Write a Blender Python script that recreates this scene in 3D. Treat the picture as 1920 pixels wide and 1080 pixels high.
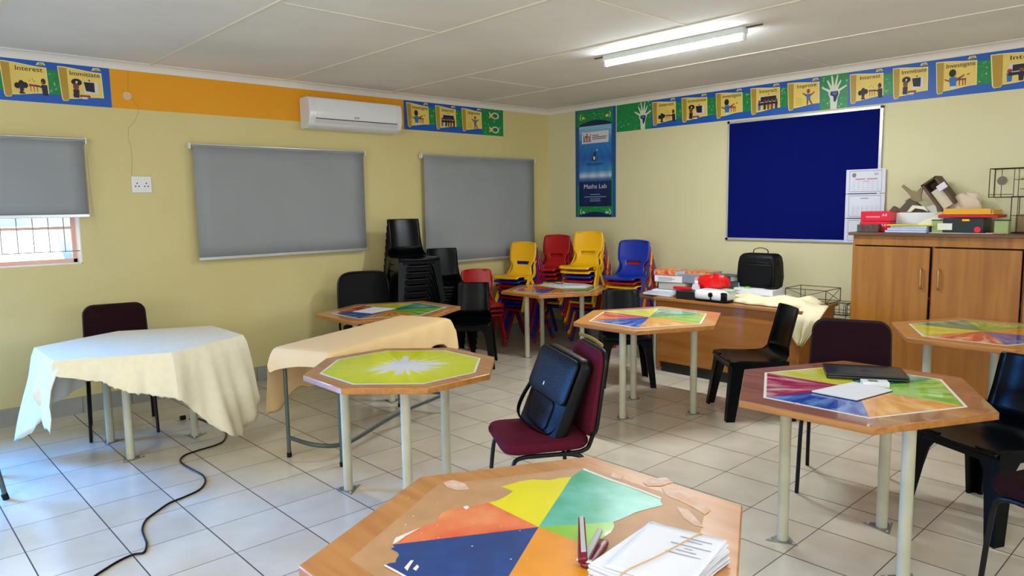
import bpy, bmesh, math, random
from mathutils import Vector, Matrix
random.seed(7)
PI = math.pi
S = bpy.context.scene
COL = S.collection
for o in list(bpy.data.objects): bpy.data.objects.remove(o)

# ------------------------------------------------------------ camera
CAM = Vector((6.473, -6.694, 1.603))
FOC = 1343.0
YAW, PITCH, ROLL = -0.821006, 0.114408, -0.015407
_cy, _sy, _cp, _sp = math.cos(YAW), math.sin(YAW), math.cos(PITCH), math.sin(PITCH)
FW = Vector((_sy*_cp, _cy*_cp, -_sp)); _r = Vector((_cy, -_sy, 0)); _u = _r.cross(FW)
RT = math.cos(ROLL)*_r + math.sin(ROLL)*_u; UP = -math.sin(ROLL)*_r + math.cos(ROLL)*_u
cd = bpy.data.cameras.new('camera'); cam = bpy.data.objects.new('camera', cd); COL.objects.link(cam)
cam.matrix_world = Matrix(((RT.x, UP.x, -FW.x, CAM.x), (RT.y, UP.y, -FW.y, CAM.y), (RT.z, UP.z, -FW.z, CAM.z), (0, 0, 0, 1)))
cd.sensor_width = 36; cd.lens = FOC/1920*36; cd.clip_start = .05; cd.clip_end = 200
S.camera = cam
def _ray(px, py): return FW + (px-960)/FOC*RT + (540-py)/FOC*UP
def atz(px, py, z=0.):                       # where a measured line of sight meets a level, or a wall plane
    d = _ray(px, py); return CAM + d*((z-CAM.z)/d.z)
def atx(px, py, x=0.):
    d = _ray(px, py); return CAM + d*((x-CAM.x)/d.x)
def aty(px, py, y=0.):
    d = _ray(px, py); return CAM + d*((y-CAM.y)/d.y)

# ------------------------------------------------------------ exposure, world, daylight and fill lights
S.view_settings.view_transform = 'Standard'; S.view_settings.look = 'None'
S.view_settings.gamma = 1; S.view_settings.use_curve_mapping = False
S.view_settings.exposure = -0.16
W = bpy.data.worlds.new('daylight'); S.world = W; W.use_nodes = True
_bg = W.node_tree.nodes['Background']; _bg.inputs[0].default_value = (.37, .64, 1, 1); _bg.inputs[1].default_value = 3.0
RX, RY, RZ = 8.2, -9.6, 2.80                 # room size, corner of the two seen walls at the origin
def area(name, loc, dirv, sx, sy, power, col):
    l = bpy.data.lights.new(name, 'AREA'); l.shape = 'RECTANGLE'; l.size = sx; l.size_y = sy; l.energy = power; l.color = col
    o = bpy.data.objects.new(name, l); COL.objects.link(o); o.location = loc
    o.rotation_euler = Vector(dirv).to_track_quat('-Z', 'Y').to_euler(); return o
# fill lights added at unseen right and rear openings; left ones are daylight
area('fill_light_right', (RX+.12, -3.2, 1.65), (-1, 0, .35), 2.2, 1.2, 48, (1, .92, .80))
area('fill_light_right', (RX+.12, -7.2, 1.65), (-1, 0, .35), 2.2, 1.2, 48, (1, .92, .80))
area('fill_light_rear', (5.4, RY-.12, 1.65), (-.25, 1, .60), 2.4, 1.3, 110, (1, .92, .80))  # added fill, aimed upward to brighten the ceiling
area('daylight_left_window', (-.3, -5.95, 1.36), (1, .12, .9), 1.1, .36, 10, (1, .92, .84))
area('daylight_left_doorway', (-.12, -7.25, 1.1), (1, .62, -.45), .85, 1.9, 110, (.05, .31, 1)).data.spread = math.radians(75)

# ------------------------------------------------------------ materials
def lin(c): return tuple((v/255/12.92 if v/255 <= .04045 else ((v/255+.055)/1.055)**2.4) for v in c)
MATS = {}
def mat(name, rgb, rough=.5, metal=0., var=.0, scale=6., bump=0., bscale=80., spec=.5, rgb2=None, coat=0., emit=None, es=0., trans=0.):
    if name in MATS: return MATS[name]
    m = bpy.data.materials.new(name); m.use_nodes = True; N = m.node_tree.nodes; L = m.node_tree.links
    b = N['Principled BSDF']; c = lin(rgb)
    b.inputs['Base Color'].default_value = (*c, 1); b.inputs['Roughness'].default_value = rough; b.inputs['Metallic'].default_value = metal
    b.inputs['Specular IOR Level'].default_value = spec; b.inputs['Coat Weight'].default_value = coat
    if trans: b.inputs['Transmission Weight'].default_value = trans
    if emit: b.inputs['Emission Color'].default_value = (*emit, 1); b.inputs['Emission Strength'].default_value = es
    tc = N.new('ShaderNodeTexCoord')
    if var or rgb2:
        n = N.new('ShaderNodeTexNoise'); n.inputs['Scale'].default_value = scale; n.inputs['Detail'].default_value = 5
        L.new(tc.outputs['Object'], n.inputs['Vector'])
        mx = N.new('ShaderNodeMix'); mx.data_type = 'RGBA'
        c2 = lin(rgb2) if rgb2 else tuple(v*(1-var) for v in c)
        mx.inputs[6].default_value = (*c2, 1); mx.inputs[7].default_value = (*c, 1)
        rp = N.new('ShaderNodeValToRGB'); rp.color_ramp.elements[0].position = .35; rp.color_ramp.elements[1].position = .65
        L.new(n.outputs[0], rp.inputs[0]); L.new(rp.outputs[0], mx.inputs[0]); L.new(mx.outputs[2], b.inputs['Base Color'])
    if bump:
        n2 = N.new('ShaderNodeTexNoise'); n2.inputs['Scale'].default_value = bscale; n2.inputs['Detail'].default_value = 4
        L.new(tc.outputs['Object'], n2.inputs['Vector'])
        bp = N.new('ShaderNodeBump'); bp.inputs['Strength'].default_value = bump; bp.inputs['Distance'].default_value = .01
        L.new(n2.outputs[0], bp.inputs['Height']); L.new(bp.outputs[0], b.inputs['Normal'])
    MATS[name] = m; return m
def nodes(m): return m.node_tree.nodes, m.node_tree.links
def math_node(N, L, op, a, b=None, c=None):
    n = N.new('ShaderNodeMath'); n.operation = op
    for i, v in enumerate((a, b, c)):
        if v is None: continue
        if isinstance(v, (int, float)): n.inputs[i].default_value = v
        else: L.new(v, n.inputs[i])
    return n.outputs[0]
def mixc(N, L, f, a, b):
    n = N.new('ShaderNodeMix'); n.data_type = 'RGBA'
    if isinstance(f, (int, float)): n.inputs[0].default_value = f
    else: L.new(f, n.inputs[0])
    for i, v in ((6, a), (7, b)):
        if isinstance(v, tuple): n.inputs[i].default_value = (*v, 1)
        else: L.new(v, n.inputs[i])
    return n.outputs[2]
def wood(name, rgb, rgb2, rough=.35, axis='X', sc=1.6, coat=.3):
    if name in MATS: return MATS[name]
    m = mat(name, rgb, rough, coat=coat); N, L = nodes(m); b = N['Principled BSDF']
    tc = N.new('ShaderNodeTexCoord'); mp = N.new('ShaderNodeMapping')
    mp.inputs['Scale'].default_value = {'X': (1, 14, 14), 'Y': (14, 1, 14), 'Z': (14, 14, 1)}[axis]
    L.new(tc.outputs['Object'], mp.inputs[0])
    n = N.new('ShaderNodeTexNoise'); n.inputs['Scale'].default_value = sc; n.inputs['Detail'].default_value = 6; n.inputs['Distortion'].default_value = .6
    L.new(mp.outputs[0], n.inputs['Vector'])
    rp = N.new('ShaderNodeValToRGB'); rp.color_ramp.elements[0].position = .32; rp.color_ramp.elements[1].position = .68
    L.new(n.outputs[0], rp.inputs[0]); L.new(mixc(N, L, rp.outputs[0], lin(rgb2), lin(rgb)), b.inputs['Base Color'])
    return m
M_WHITE = mat('white_plastic', (226, 228, 230), .35)
M_CEIL = mat('ceiling_paint', (234, 232, 230), .85, var=.08, scale=1.2)
M_CORN = mat('cornice_paint', (226, 222, 218), .7)
M_STRIP = mat('ceiling_strip_paint', (226, 221, 208), .6)
M_BLACKP = mat('black_plastic', (3, 6, 8), .24, bump=.03, bscale=300, spec=.13)
M_BLACKM = mat('black_metal', (6, 6, 7), .35, spec=.25)
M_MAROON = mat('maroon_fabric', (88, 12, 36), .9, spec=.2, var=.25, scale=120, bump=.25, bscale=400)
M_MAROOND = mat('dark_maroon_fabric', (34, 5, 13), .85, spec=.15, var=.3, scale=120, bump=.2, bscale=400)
M_TUBE = mat('cream_steel_tube', (196, 194, 168), .4, var=.12, scale=9)
M_PLATE = mat('worn_steel_plate', (150, 150, 138), .45, metal=.4, var=.3, scale=40)
M_YEL = mat('yellow_plastic', (240, 182, 8), .38)
M_RED = mat('red_plastic', (172, 12, 14), .38)
M_BLU = mat('blue_plastic', (8, 40, 150), .38)
M_GREY = mat('grey_blind_fabric', (148, 153, 156), .8, var=.04, scale=3, bump=.08, bscale=700)
M_ALU = mat('aluminium', (205, 208, 212), .3, metal=.6)
M_WOOD = wood('table_wood', (196, 140, 80), (172, 112, 56), .32, 'X', 1.4, .4)
M_EDGE = wood('table_edge_wood', (186, 128, 62), (156, 98, 42), .4, 'X', 2., .2)
M_CUP = wood('cupboard_wood', (170, 112, 40), (146, 90, 24), .42, 'Z', 1.1, .15)
M_CUPD = wood('cupboard_edge_wood', (120, 82, 48), (90, 58, 30), .45, 'X', 1.2, .1)
M_DESK = wood('desk_wood', (166, 108, 44), (142, 86, 28), .38, 'X', 1.2, .2)
M_PAPER = mat('white_paper', (218, 220, 228), .8)
M_PAPER2 = mat('cream_paper', (222, 218, 204), .8)
M_INK = mat('black_ink', (28, 24, 22), .6)
M_BLUEB = mat('border_blue', (10, 84, 178), .4)
M_GREENB = mat('border_green', (14, 138, 72), .4, var=.25, scale=30)
M_SPARK = mat('border_sparkle', (150, 214, 160), .4)
M_PAGE = mat('scroll_yellow', (232, 204, 104), .45, var=.08, scale=8)
M_PAGER = mat('scroll_roll_ochre', (176, 142, 40), .45)
M_PAGEL = mat('scroll_edge_cream', (232, 220, 160), .45)

# ------------------------------------------------------------ mesh builder
def catmull(P, n=6):
    P = [Vector(p) for p in P]; out = []
    Q = [P[0]*2-P[1]] + P + [P[-1]*2-P[-2]]
    for i in range(1, len(Q)-2):
        a, b, c, d = Q[i-1:i+3]
        for k in range(n):
            t = k/n; out.append(.5*((2*b)+(c-a)*t+(2*a-5*b+4*c-d)*t*t+(3*b-a-3*c+d)*t**3))
    out.append(P[-1]); return out
class MB:
    def __init__(s): s.v = []; s.f = []; s.mi = []; s.mats = []; s.X = Matrix.Identity(4)
    def m(s, mt):
        if mt not in s.mats: s.mats.append(mt)
        return s.mats.index(mt)
    def add(s, vs, fs, mt=None):
        b = len(s.v); s.v += [tuple(s.X @ Vector(p)) for p in vs]; s.f += [tuple(b+i for i in f) for f in fs]
        k = s.m(mt) if mt else 0; s.mi += [k]*len(fs); return s
    def box(s, c, d, mt=None, R=None):
        x, y, z = d[0]/2, d[1]/2, d[2]/2
        vs = [Vector((a, b, e)) for e in (-z, z) for b in (-y, y) for a in (-x, x)]
        if R is not None: vs = [R @ p for p in vs]
        vs = [p+Vector(c) for p in vs]
        return s.add(vs, [(0, 2, 3, 1), (4, 5, 7, 6), (0, 1, 5, 4), (2, 6, 7, 3), (0, 4, 6, 2), (1, 3, 7, 5)], mt)
    def prism(s, pts, z0, z1, mt=None):
        n = len(pts); a = sum(pts[i][0]*pts[(i+1) % n][1]-pts[(i+1) % n][0]*pts[i][1] for i in range(n))
        if a < 0: pts = pts[::-1]
        vs = [(p[0], p[1], z0) for p in pts]+[(p[0], p[1], z1) for p in pts]
        return s.add(vs, [tuple(range(n))[::-1], tuple(range(n, 2*n))]+[(i, (i+1) % n, n+(i+1) % n, n+i) for i in range(n)], mt)
    def loft(s, rings, mt=None, caps=True, closed=True):
        n = len(rings[0]); vs = [p for r in rings for p in r]; fs = []
        for k in range(len(rings)-1):
            for i in range(n if closed else n-1):
                j = (i+1) % n; fs.append((k*n+i, k*n+j, (k+1)*n+j, (k+1)*n+i))
        if caps: fs += [tuple(range(n))[::-1], tuple((len(rings)-1)*n+i for i in range(n))]
        return s.add(vs, fs, mt)
    def tube(s, P, r, n=8, mt=None, r2=None, flat=1.):
        P = [Vector(p) for p in P]; rings = []; ref = None
        for i, p in enumerate(P):
            t = (P[min(i+1, len(P)-1)]-P[max(i-1, 0)]).normalized()
            if ref is None: ref = Vector((0, 0, 1)) if abs(t.z) < .9 else Vector((1, 0, 0))
            a = t.cross(ref)
            if a.length < 1e-5: a = t.cross(Vector((0, 1, 0)))
            a.normalize(); b = t.cross(a).normalized(); ref = (a.cross(t)).normalized()
            rr = r if r2 is None else r+(r2-r)*i/(len(P)-1)
            rings.append([p+a*rr*math.cos(2*PI*k/n)+b*rr*flat*math.sin(2*PI*k/n) for k in range(n)])
        return s.loft(rings, mt)
    def bar(s, p0, p1, a0, a1, side=(1, 0, 0), mt=None):        # tapered bar; a=(width along side, depth)
        p0, p1 = Vector(p0), Vector(p1); t = (p1-p0).normalized(); sd = Vector(side); sd = (sd-t*sd.dot(t)).normalized(); d = t.cross(sd)
        R = []
        for p, a in ((p0, a0), (p1, a1)):
            R.append([p+sd*a[0]/2*i+d*a[1]/2*j for i, j in ((-1, -1), (1, -1), (1, 1), (-1, 1))])
        return s.loft(R, mt)
    def grid(s, G, mt=None, skip=None):
        nr, nc = len(G), len(G[0]); fs = []
        for i in range(nr-1):
            for j in range(nc-1):
                if skip and skip(i, j): continue
                fs.append((i*nc+j, i*nc+j+1, (i+1)*nc+j+1, (i+1)*nc+j))
        return s.add([p for r in G for p in r], fs, mt)
    def cyl(s, c, r, h, n=20, mt=None, ax='Z'):
        R = {'Z': Matrix.Identity(3), 'X': Matrix.Rotation(PI/2, 3, 'Y'), 'Y': Matrix.Rotation(-PI/2, 3, 'X')}[ax]
        rs = [[R @ Vector((r*math.cos(2*PI*k/n), r*math.sin(2*PI*k/n), z))+Vector(c) for k in range(n)] for z in (-h/2, h/2)]
        return s.loft(rs, mt)
    def pad(s, w, d, t, rc=.05, e=.015, mt=None, n=6, wf=None):  # rounded cushion centred on 0, thickness along z
        def ring(ins, z):
            o = []; a, b, q = w/2-ins, d/2-ins, max(rc-ins, .004)
            for cx, cy, st in ((a-q, b-q, 0), (-a+q, b-q, 1), (-a+q, -b+q, 2), (a-q, -b+q, 3)):
                for k in range(n+1):
                    g = PI/2*(st+k/n); x, y = cx+q*math.cos(g), cy+q*math.sin(g)
                    if wf: x *= wf(y/(d/2))
                    o.append((x, y, z))
            return o
        R = [ring(e*1.6, -t/2), ring(e*.5, -t/2+e*.3), ring(0, -t/2+e), ring(0, t/2-e), ring(e*.4, t/2-e*.35), ring(e*1.5, t/2), ring(min(w, d)*.25, t/2+e*.35)]
        return s.loft(R, mt)
    def build(s, name, mt=None, parent=None, bevel=0., smooth=True, solid=0., sub=0, off=0.):
        me = bpy.data.meshes.new(name); me.from_pydata(s.v, [], s.f)
        for q in (s.mats or [mt]): me.materials.append(q)
        if s.mats: me.polygons.foreach_set('material_index', s.mi)
        me.update(); bm = bmesh.new(); bm.from_mesh(me); bmesh.ops.remove_doubles(bm, verts=bm.verts, dist=1e-5)
        bmesh.ops.recalc_face_normals(bm, faces=bm.faces); bm.to_mesh(me); bm.free()
        o = bpy.data.objects.new(name, me); COL.objects.link(o)
        if parent is not None: o.parent = parent
        if solid: q = o.modifiers.new('s', 'SOLIDIFY'); q.thickness = solid; q.offset = off
        if bevel: q = o.modifiers.new('b', 'BEVEL'); q.width = bevel; q.segments = 2; q.limit_method = 'ANGLE'; q.angle_limit = math.radians(35)
        if sub: q = o.modifiers.new('u', 'SUBSURF'); q.levels = sub; q.render_levels = sub
        if smooth:
            me.polygons.foreach_set('use_smooth', [True]*len(me.polygons))
            try: me.set_sharp_from_angle(angle=math.radians(40))
            except Exception: pass
        return o
def tag(o, label=None, cat=None, group=None, kind=None):
    if label: o['label'] = label
    if cat: o['category'] = cat
    if group: o['group'] = group
    if kind: o['kind'] = kind
    return o
def thing(name, label, cat, loc=(0, 0, 0), rz=0., group=None, rx=0., ry=0.):
    o = bpy.data.objects.new(name, None); COL.objects.link(o); o.empty_display_size = .05
    o.location = loc; o.rotation_euler = (rx, ry, rz); return tag(o, label, cat, group)
def struct(o): o['kind'] = 'structure'; return o
def kids(o): return [c for c in bpy.data.objects if c.parent == o]
def dup(o, parent=None):
    c = o.copy(); COL.objects.link(c); c.parent = parent
    for k in kids(o): dup(k, c)
    return c
def text_mesh(body, size, mt, thick=.0004, align='CENTER', name='lettering', space=1., width=None):
    cu = bpy.data.curves.new(name, 'FONT'); cu.body = body; cu.size = size; cu.extrude = thick; cu.align_x = align; cu.align_y = 'CENTER'; cu.space_character = space
    t = bpy.data.objects.new(name, cu); COL.objects.link(t); bpy.context.view_layer.update()
    me = bpy.data.meshes.new_from_object(t.evaluated_get(bpy.context.evaluated_depsgraph_get())); bpy.data.objects.remove(t)
    if width and len(me.vertices):
        xs = [v.co.x for v in me.vertices]; k = width/(max(xs)-min(xs))
        for v in me.vertices: v.co.x *= k
    me.materials.clear(); me.materials.append(mt); o = bpy.data.objects.new(name, me); COL.objects.link(o); return o
def wall_frame(o, origin, wall):        # local x runs right along the wall as seen, y up, z out of the wall
    if wall == 'L': R = Matrix(((0, 0, 1), (1, 0, 0), (0, 1, 0)))
    else: R = Matrix(((1, 0, 0), (0, 0, -1), (0, 1, 0)))
    o.matrix_local = Matrix.Translation(origin) @ R.to_4x4()
    return o
def poly(mb, pts, z, mt):               # flat printed patch
    n = len(pts); a = sum(pts[i][0]*pts[(i+1) % n][1]-pts[(i+1) % n][0]*pts[i][1] for i in range(n))
    if a < 0: pts = pts[::-1]
    mb.add([(p[0], p[1], z) for p in pts], [tuple(range(n))], mt)
def rect(mb, x0, y0, x1, y1, z, mt): poly(mb, [(x0, y0), (x1, y0), (x1, y1), (x0, y1)], z, mt)
def disc(mb, cx, cy, rx, ry, z, mt, n=18): poly(mb, [(cx+rx*math.cos(2*PI*k/n), cy+ry*math.sin(2*PI*k/n)) for k in range(n)], z, mt)

# ============================================================ ROOM SHELL
def tiles_mat():
    m = mat('floor_tiles', (205, 200, 186), .22, spec=.6); N, L = nodes(m); b = N['Principled BSDF']
    g = N.new('ShaderNodeNewGeometry'); sp = N.new('ShaderNodeSeparateXYZ'); L.new(g.outputs['Position'], sp.inputs[0])
    T = .36
    u = math_node(N, L, 'DIVIDE', math_node(N, L, 'ADD', sp.outputs[0], 36-.3467), T)
    v = math_node(N, L, 'DIVIDE', math_node(N, L, 'ADD', sp.outputs[1], 36+.0702), T)
    def line(q, w):
        f = math_node(N, L, 'FRACT', q); d = math_node(N, L, 'MINIMUM', f, math_node(N, L, 'SUBTRACT', 1., f))
        return math_node(N, L, 'LESS_THAN', d, w)
    gr = math_node(N, L, 'MAXIMUM', line(u, .0062), line(v, .0085))
    cb = N.new('ShaderNodeCombineXYZ'); L.new(math_node(N, L, 'FLOOR', u), cb.inputs[0]); L.new(math_node(N, L, 'FLOOR', v), cb.inputs[1])
    wn = N.new('ShaderNodeTexWhiteNoise'); L.new(cb.outputs[0], wn.inputs['Vector'])
    n = N.new('ShaderNodeTexNoise'); n.inputs['Scale'].default_value = 3.2; n.inputs['Detail'].default_value = 6
    ad = N.new('ShaderNodeVectorMath'); ad.operation = 'MULTIPLY_ADD'; L.new(wn.outputs['Color'], ad.inputs[0]); ad.inputs[1].default_value = (9, 9, 9); L.new(g.outputs['Position'], ad.inputs[2])
    L.new(ad.outputs[0], n.inputs['Vector'])
    rp = N.new('ShaderNodeValToRGB'); rp.color_ramp.elements[0].position = .35; rp.color_ramp.elements[1].position = .7; L.new(n.outputs[0], rp.inputs[0])
    base = mixc(N, L, rp.outputs[0], lin((204, 194, 172)), lin((220, 213, 196)))
    base = mixc(N, L, math_node(N, L, 'MULTIPLY', wn.outputs['Value'], .18), base, lin((198, 188, 168)))
    L.new(mixc(N, L, gr, base, lin((66, 53, 40))), b.inputs['Base Color'])
    L.new(math_node(N, L, 'MULTIPLY_ADD', gr, .6, .20), b.inputs['Roughness'])
    bp = N.new('ShaderNodeBump'); bp.inputs['Strength'].default_value = .4; bp.inputs['Distance'].default_value = .002
    L.new(math_node(N, L, 'SUBTRACT', 1., gr), bp.inputs['Height']); L.new(bp.outputs[0], b.inputs['Normal'])
    return m
def wall_mat(name, band):
    m = mat(name, (206, 190, 128), .55, spec=.45); N, L = nodes(m); b = N['Principled BSDF']
    g = N.new('ShaderNodeNewGeometry'); sp = N.new('ShaderNodeSeparateXYZ'); L.new(g.outputs['Position'], sp.inputs[0])
    n = N.new('ShaderNodeTexNoise'); n.inputs['Scale'].default_value = 1.3; n.inputs['Detail'].default_value = 6; L.new(g.outputs['Position'], n.inputs['Vector'])
    c = mixc(N, L, n.outputs[0], lin((208, 192, 130)), lin((216, 204, 150))) if band else mixc(N, L, n.outputs[0], lin((210, 204, 160)), lin((218, 213, 174)))
    if band:
        z = sp.outputs[2]; k = math_node(N, L, 'MULTIPLY', math_node(N, L, 'GREATER_THAN', z, 2.433), math_node(N, L, 'LESS_THAN', sp.outputs[1], -2.18))
        o2 = mixc(N, L, n.outputs[0], lin((226, 150, 0)), lin((232, 160, 0)))
        c = mixc(N, L, k, c, o2)
    L.new(c, b.inputs['Base Color'])
    n2 = N.new('ShaderNodeTexNoise'); n2.inputs['Scale'].default_value = 9; n2.inputs['Detail'].default_value = 7; L.new(g.outputs['Position'], n2.inputs['Vector'])
    bp = N.new('ShaderNodeBump'); bp.inputs['Strength'].default_value = .18; bp.inputs['Distance'].default_value = .02
    L.new(n2.outputs[0], bp.inputs['Height']); L.new(bp.outputs[0], b.inputs['Normal'])
    return m
M_WL = wall_mat('cream_wall_with_orange_band', True); M_WR = wall_mat('cream_wall', False)
TH = .22
def wall_x(name, x, sgn, ya, yb, holes, mt):   # wall in a plane x = const; holes (y0,y1,z0,z1)
    mb = MB(); hs = sorted(holes); y = ya
    def seg(a, b, z0, z1):
        if b-a > 1e-4: mb.box((x+sgn*TH/2, (a+b)/2, (z0+z1)/2), (TH, b-a, z1-z0))
    for h in hs:
        seg(y, h[0], 0, RZ); seg(h[0], h[1], 0, h[2]); seg(h[0], h[1], h[3], RZ); y = h[1]
    seg(y, yb, 0, RZ)
    return struct(mb.build(name, mt, smooth=False))
W1 = (-6.55, -5.315, 1.20, 2.14); W2 = (-4.33, -2.82, 1.22, 2.14); W3 = (-1.90, -.42, 1.02, 2.14)
wl = wall_x('wall_left', 0, -1, RY-TH, TH, [W1, W2, W3, (-7.7, -6.8, 0, 2.1)], M_WL)
wall_x('wall_right', RX, 1, RY-TH, TH, [(-4.3, -2.1, 1.05, 2.25), (-8.3, -6.1, 1.05, 2.25)], M_WR)
mb = MB(); mb.box((RX/2, TH/2, RZ/2), (RX, TH, RZ)); struct(mb.build('wall_back', M_WR, smooth=False))
mb = MB()
for x0, x1, z0, z1 in ((0, 4.2, 0, RZ), (6.6, RX, 0, RZ), (4.2, 6.6, 0, 1.0), (4.2, 6.6, 2.3, RZ)):
    mb.box(((x0+x1)/2, RY-TH/2, (z0+z1)/2), (x1-x0, TH, z1-z0))
struct(mb.build('wall_front', M_WR, smooth=False))
mb = MB(); mb.box((RX/2, RY/2, -.05), (RX+2*TH, -RY+2*TH, .1)); struct(mb.build('floor', tiles_mat(), smooth=False))
mb = MB(); mb.box((RX/2, RY/2, RZ+.04), (RX+2*TH, -RY+2*TH, .08)); struct(mb.build('ceiling', M_CEIL, smooth=False))
# ground and bright yard outside the windows
mb = MB(); mb.box((0, -4, -.13), (60, 60, .04)); struct(mb.build('trim_0', mat('pale_yard_sand', (196, 190, 176), .9), smooth=False))
mb = MB(); mb.box((-2.3, -9.4, 2.0), (.2, 5.8, 4.0)); struct(mb.build('wall_sky_block', mat('grey_sky_block', (120, 124, 130), .9), smooth=False))   # unseen slab added to block sky light coming through the doorway
# cornices (cove), skirting, ceiling cover strips
def cove(P0, P1, nrm):
    P0, P1, nrm = Vector(P0), Vector(P1), Vector(nrm); c = .062; prof = [(0, 0), (0, -c), (.006, -c)]
    for k in range(7):
        a = PI/2*k/6; prof.append((c-(c-.006)*math.cos(a), -(c)+(c-.006)*math.sin(a)))
    prof.append((c, 0))
    return [[p+nrm*a+Vector((0, 0, b)) for a, b in prof] for p in (P0, P1)]
for i, (a, b, n) in enumerate((((0, RY, RZ), (0, 0, RZ), (1, 0, 0)), ((0, 0, RZ), (RX, 0, RZ), (0, -1, 0)), ((RX, 0, RZ), (RX, RY, RZ), (-1, 0, 0)), ((RX, RY, RZ), (0, RY, RZ), (0, 1, 0)))):
    mb = MB(); mb.loft(cove(a, b, n)); struct(mb.build('trim_%d' % (i+1), M_CORN))
mb = MB()
for y in (-1.17, -2.37, -3.54, -4.72, -5.9, -7.1, -8.3): mb.box((RX/2, y, RZ-.003), (RX-.1, .028, .006))
for x, y0, y1 in ((3.61, -1.17, 0), (3.61, -3.54, -2.37), (1.2, -2.37, -1.17), (2.4, -4.72, -3.54), (6.0, -2.37, -1.17), (4.8, -4.72, -3.54)):
    mb.box((x, (y0+y1)/2, RZ-.002), (.016, y1-y0, .004))
struct(mb.build('trim_5', M_STRIP, smooth=False))
M_SK = mat('grey_skirting_tile', (158, 158, 150), .35, var=.12, scale=5)
for nm, c, d in (('baseboard_left', (.006, RY/2+2.9-1.05, .068), (.012, 0, .136)),):
    mb = MB()
    for y0, y1 in ((-6.8, 0), (RY, -7.7)):
        y = y1
        while y > y0+.02:
            e = max(y-.36, y0); mb.box((.006, (y+e)/2, .068), (.012, (y-e)-.004, .136)); y = e
    struct(mb.build(nm, M_SK, smooth=False))
for nm, yy, x0, x1, s in (('baseboard_back', -.006, .012, RX, 1), ('baseboard_front', RY+.006, .012, RX, 1)):
    mb = MB(); x = x0
    while x < x1-.02:
        e = min(x+.36, x1); mb.box(((x+e)/2, yy, .068), ((e-x)-.004, .012, .136)); x = e
    struct(mb.build(nm, M_SK, smooth=False))
mb = MB(); mb.box((RX-.006, RY/2, .068), (.012, -RY-.03, .136)); struct(mb.build('baseboard_right', M_SK, smooth=False))
# wall crack, plaster dab, nail
crk = [(240, 130), (240, 168), (246, 183), (259, 200), (259, 212), (252, 228), (241, 240), (240, 256), (245, 273), (248, 300), (246, 345)]
mb = MB(); mb.tube([atx(x, y)+Vector((.0003, 0, 0)) for x, y in crk], .0014, 5, flat=.4)
tag(mb.build('crack', mat('crack_line', (150, 126, 76), .9), wl), 'thin vertical plaster crack')
mb = MB(); p = atx(238, 180); mb.cyl((.003, p.y, p.z), .033, .006, 18, ax='X'); mb.build('plaster_dab', mat('bare_plaster', (216, 190, 150), .9), wl)

# windows: steel frame, panes, burglar bars; pulled down roller blinds
M_FR = mat('pale_red_window_frame', (240, 190, 172), .5); M_BAR = mat('burglar_bar_steel', (150, 152, 160), .5)
M_GLASS = mat('window_glass', (235, 240, 245), .05, trans=1.)
for i, (y0, y1, z0, z1) in enumerate((W1, W2, W3)):
    t = thing('window_%d' % (i+1), None, None, (0, y0, z0)); struct(t); w, h = y1-y0, z1-z0
    mb = MB(); X = -.15
    for a, b, c, d in ((w/2, .018, w, .036), (w/2, h-.018, w, .036)): mb.box((X, a, b), (.03, c, d))
    for yy in (.018, w*.5, w-.018): mb.box((X, yy, h/2), (.03, .036, h))
    mb.box((X, w/2, h*.30), (.024, w, .022)); mb.box((X, w/2, h*.66), (.024, w, .022))
    mb.build('window_frame', M_FR, t, bevel=.002)
    mb = MB(); mb.box((X, w/2, h/2), (.004, w-.03, h-.03)); mb.build('pane', M_GLASS, t, smooth=False)
    mb = MB()
    for k in range(1, 12): mb.tube([(-.045, w*k/12, .10), (-.045, w*k/12, h-.02)], .004, 6)
    for zz in (.10, h*.66): mb.tube([(-.045, .0, zz), (-.045, w, zz)], .0045, 6)
    mb.build('burglar_bars', M_BAR, t)
    mb = MB(); mb.box((-.105, w/2, .003), (.205, w, .006)); mb.build('window_sill', mat('white_reveal_paint', (240, 238, 234), .6), t)
    for yy in (.004, w-.004): mb = MB(); mb.box((-.105, yy, h/2), (.205, .008, h)); mb.build('reveal', mat('white_reveal_paint', (240, 238, 234), .6), t)
def blind(y0, y1, zb, label, cord=None, pull=False):
    zt = 2.155; t = thing('roller_blind', label, 'blind', (.045, (y0+y1)/2, zt)); w = y1-y0; h = zt-zb
    mb = MB(); mb.cyl((0, 0, 0), .022, w-.03, 16, ax='Y'); mb.build('roller_tube', M_GREY, t)
    mb = MB(); mb.box((.004, 0, .014), (.05, w-.01, .008)); mb.build('head_rail', M_ALU, t, bevel=.002)
    for s in (-1, 1):
        mb = MB(); mb.box((0, s*(w/2-.004), .0), (.056, .012, .052)); mb.build('bracket', M_WHITE, t, bevel=.004)
    mb = MB(); n = 12
    G = [[(.020+.0015*math.sin(j*1.7+i*.6), -w/2+.025+(w-.05)*j/n, -h*i/8) for j in range(n+1)] for i in range(9)]
    mb.grid(G); mb.build('fabric', M_GREY, t, solid=.0012)
    mb = MB(); mb.box((.02, 0, -h-.008), (.016, w-.04, .026)); mb.build('bottom_bar', M_ALU, t, bevel=.003)
    if cord:
        mb = MB(); y = w/2-.004; L_ = cord
        P = catmull([(.03, y, 0), (.034, y+.015, -.4*L_), (.034, y+.048, -.85*L_), (.034, y+.055, -.95*L_), (.034, y+.033, -L_), (.03, y+.004, -.95*L_), (.028, y-.01, -.6*L_), (.026, y-.008, 0)], 6)
        mb.tube(P, .0022, 6); mb.build('pull_cord', mat('cord_cream', (214, 204, 160), .6), t)
    return t
blind(-6.68, -5.235, 1.585, 'grey roller blind half raised over the barred window at the far left', cord=.98)
blind(-4.46, -2.735, 1.19, 'grey roller blind, fully lowered, below the air conditioner')
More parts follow.
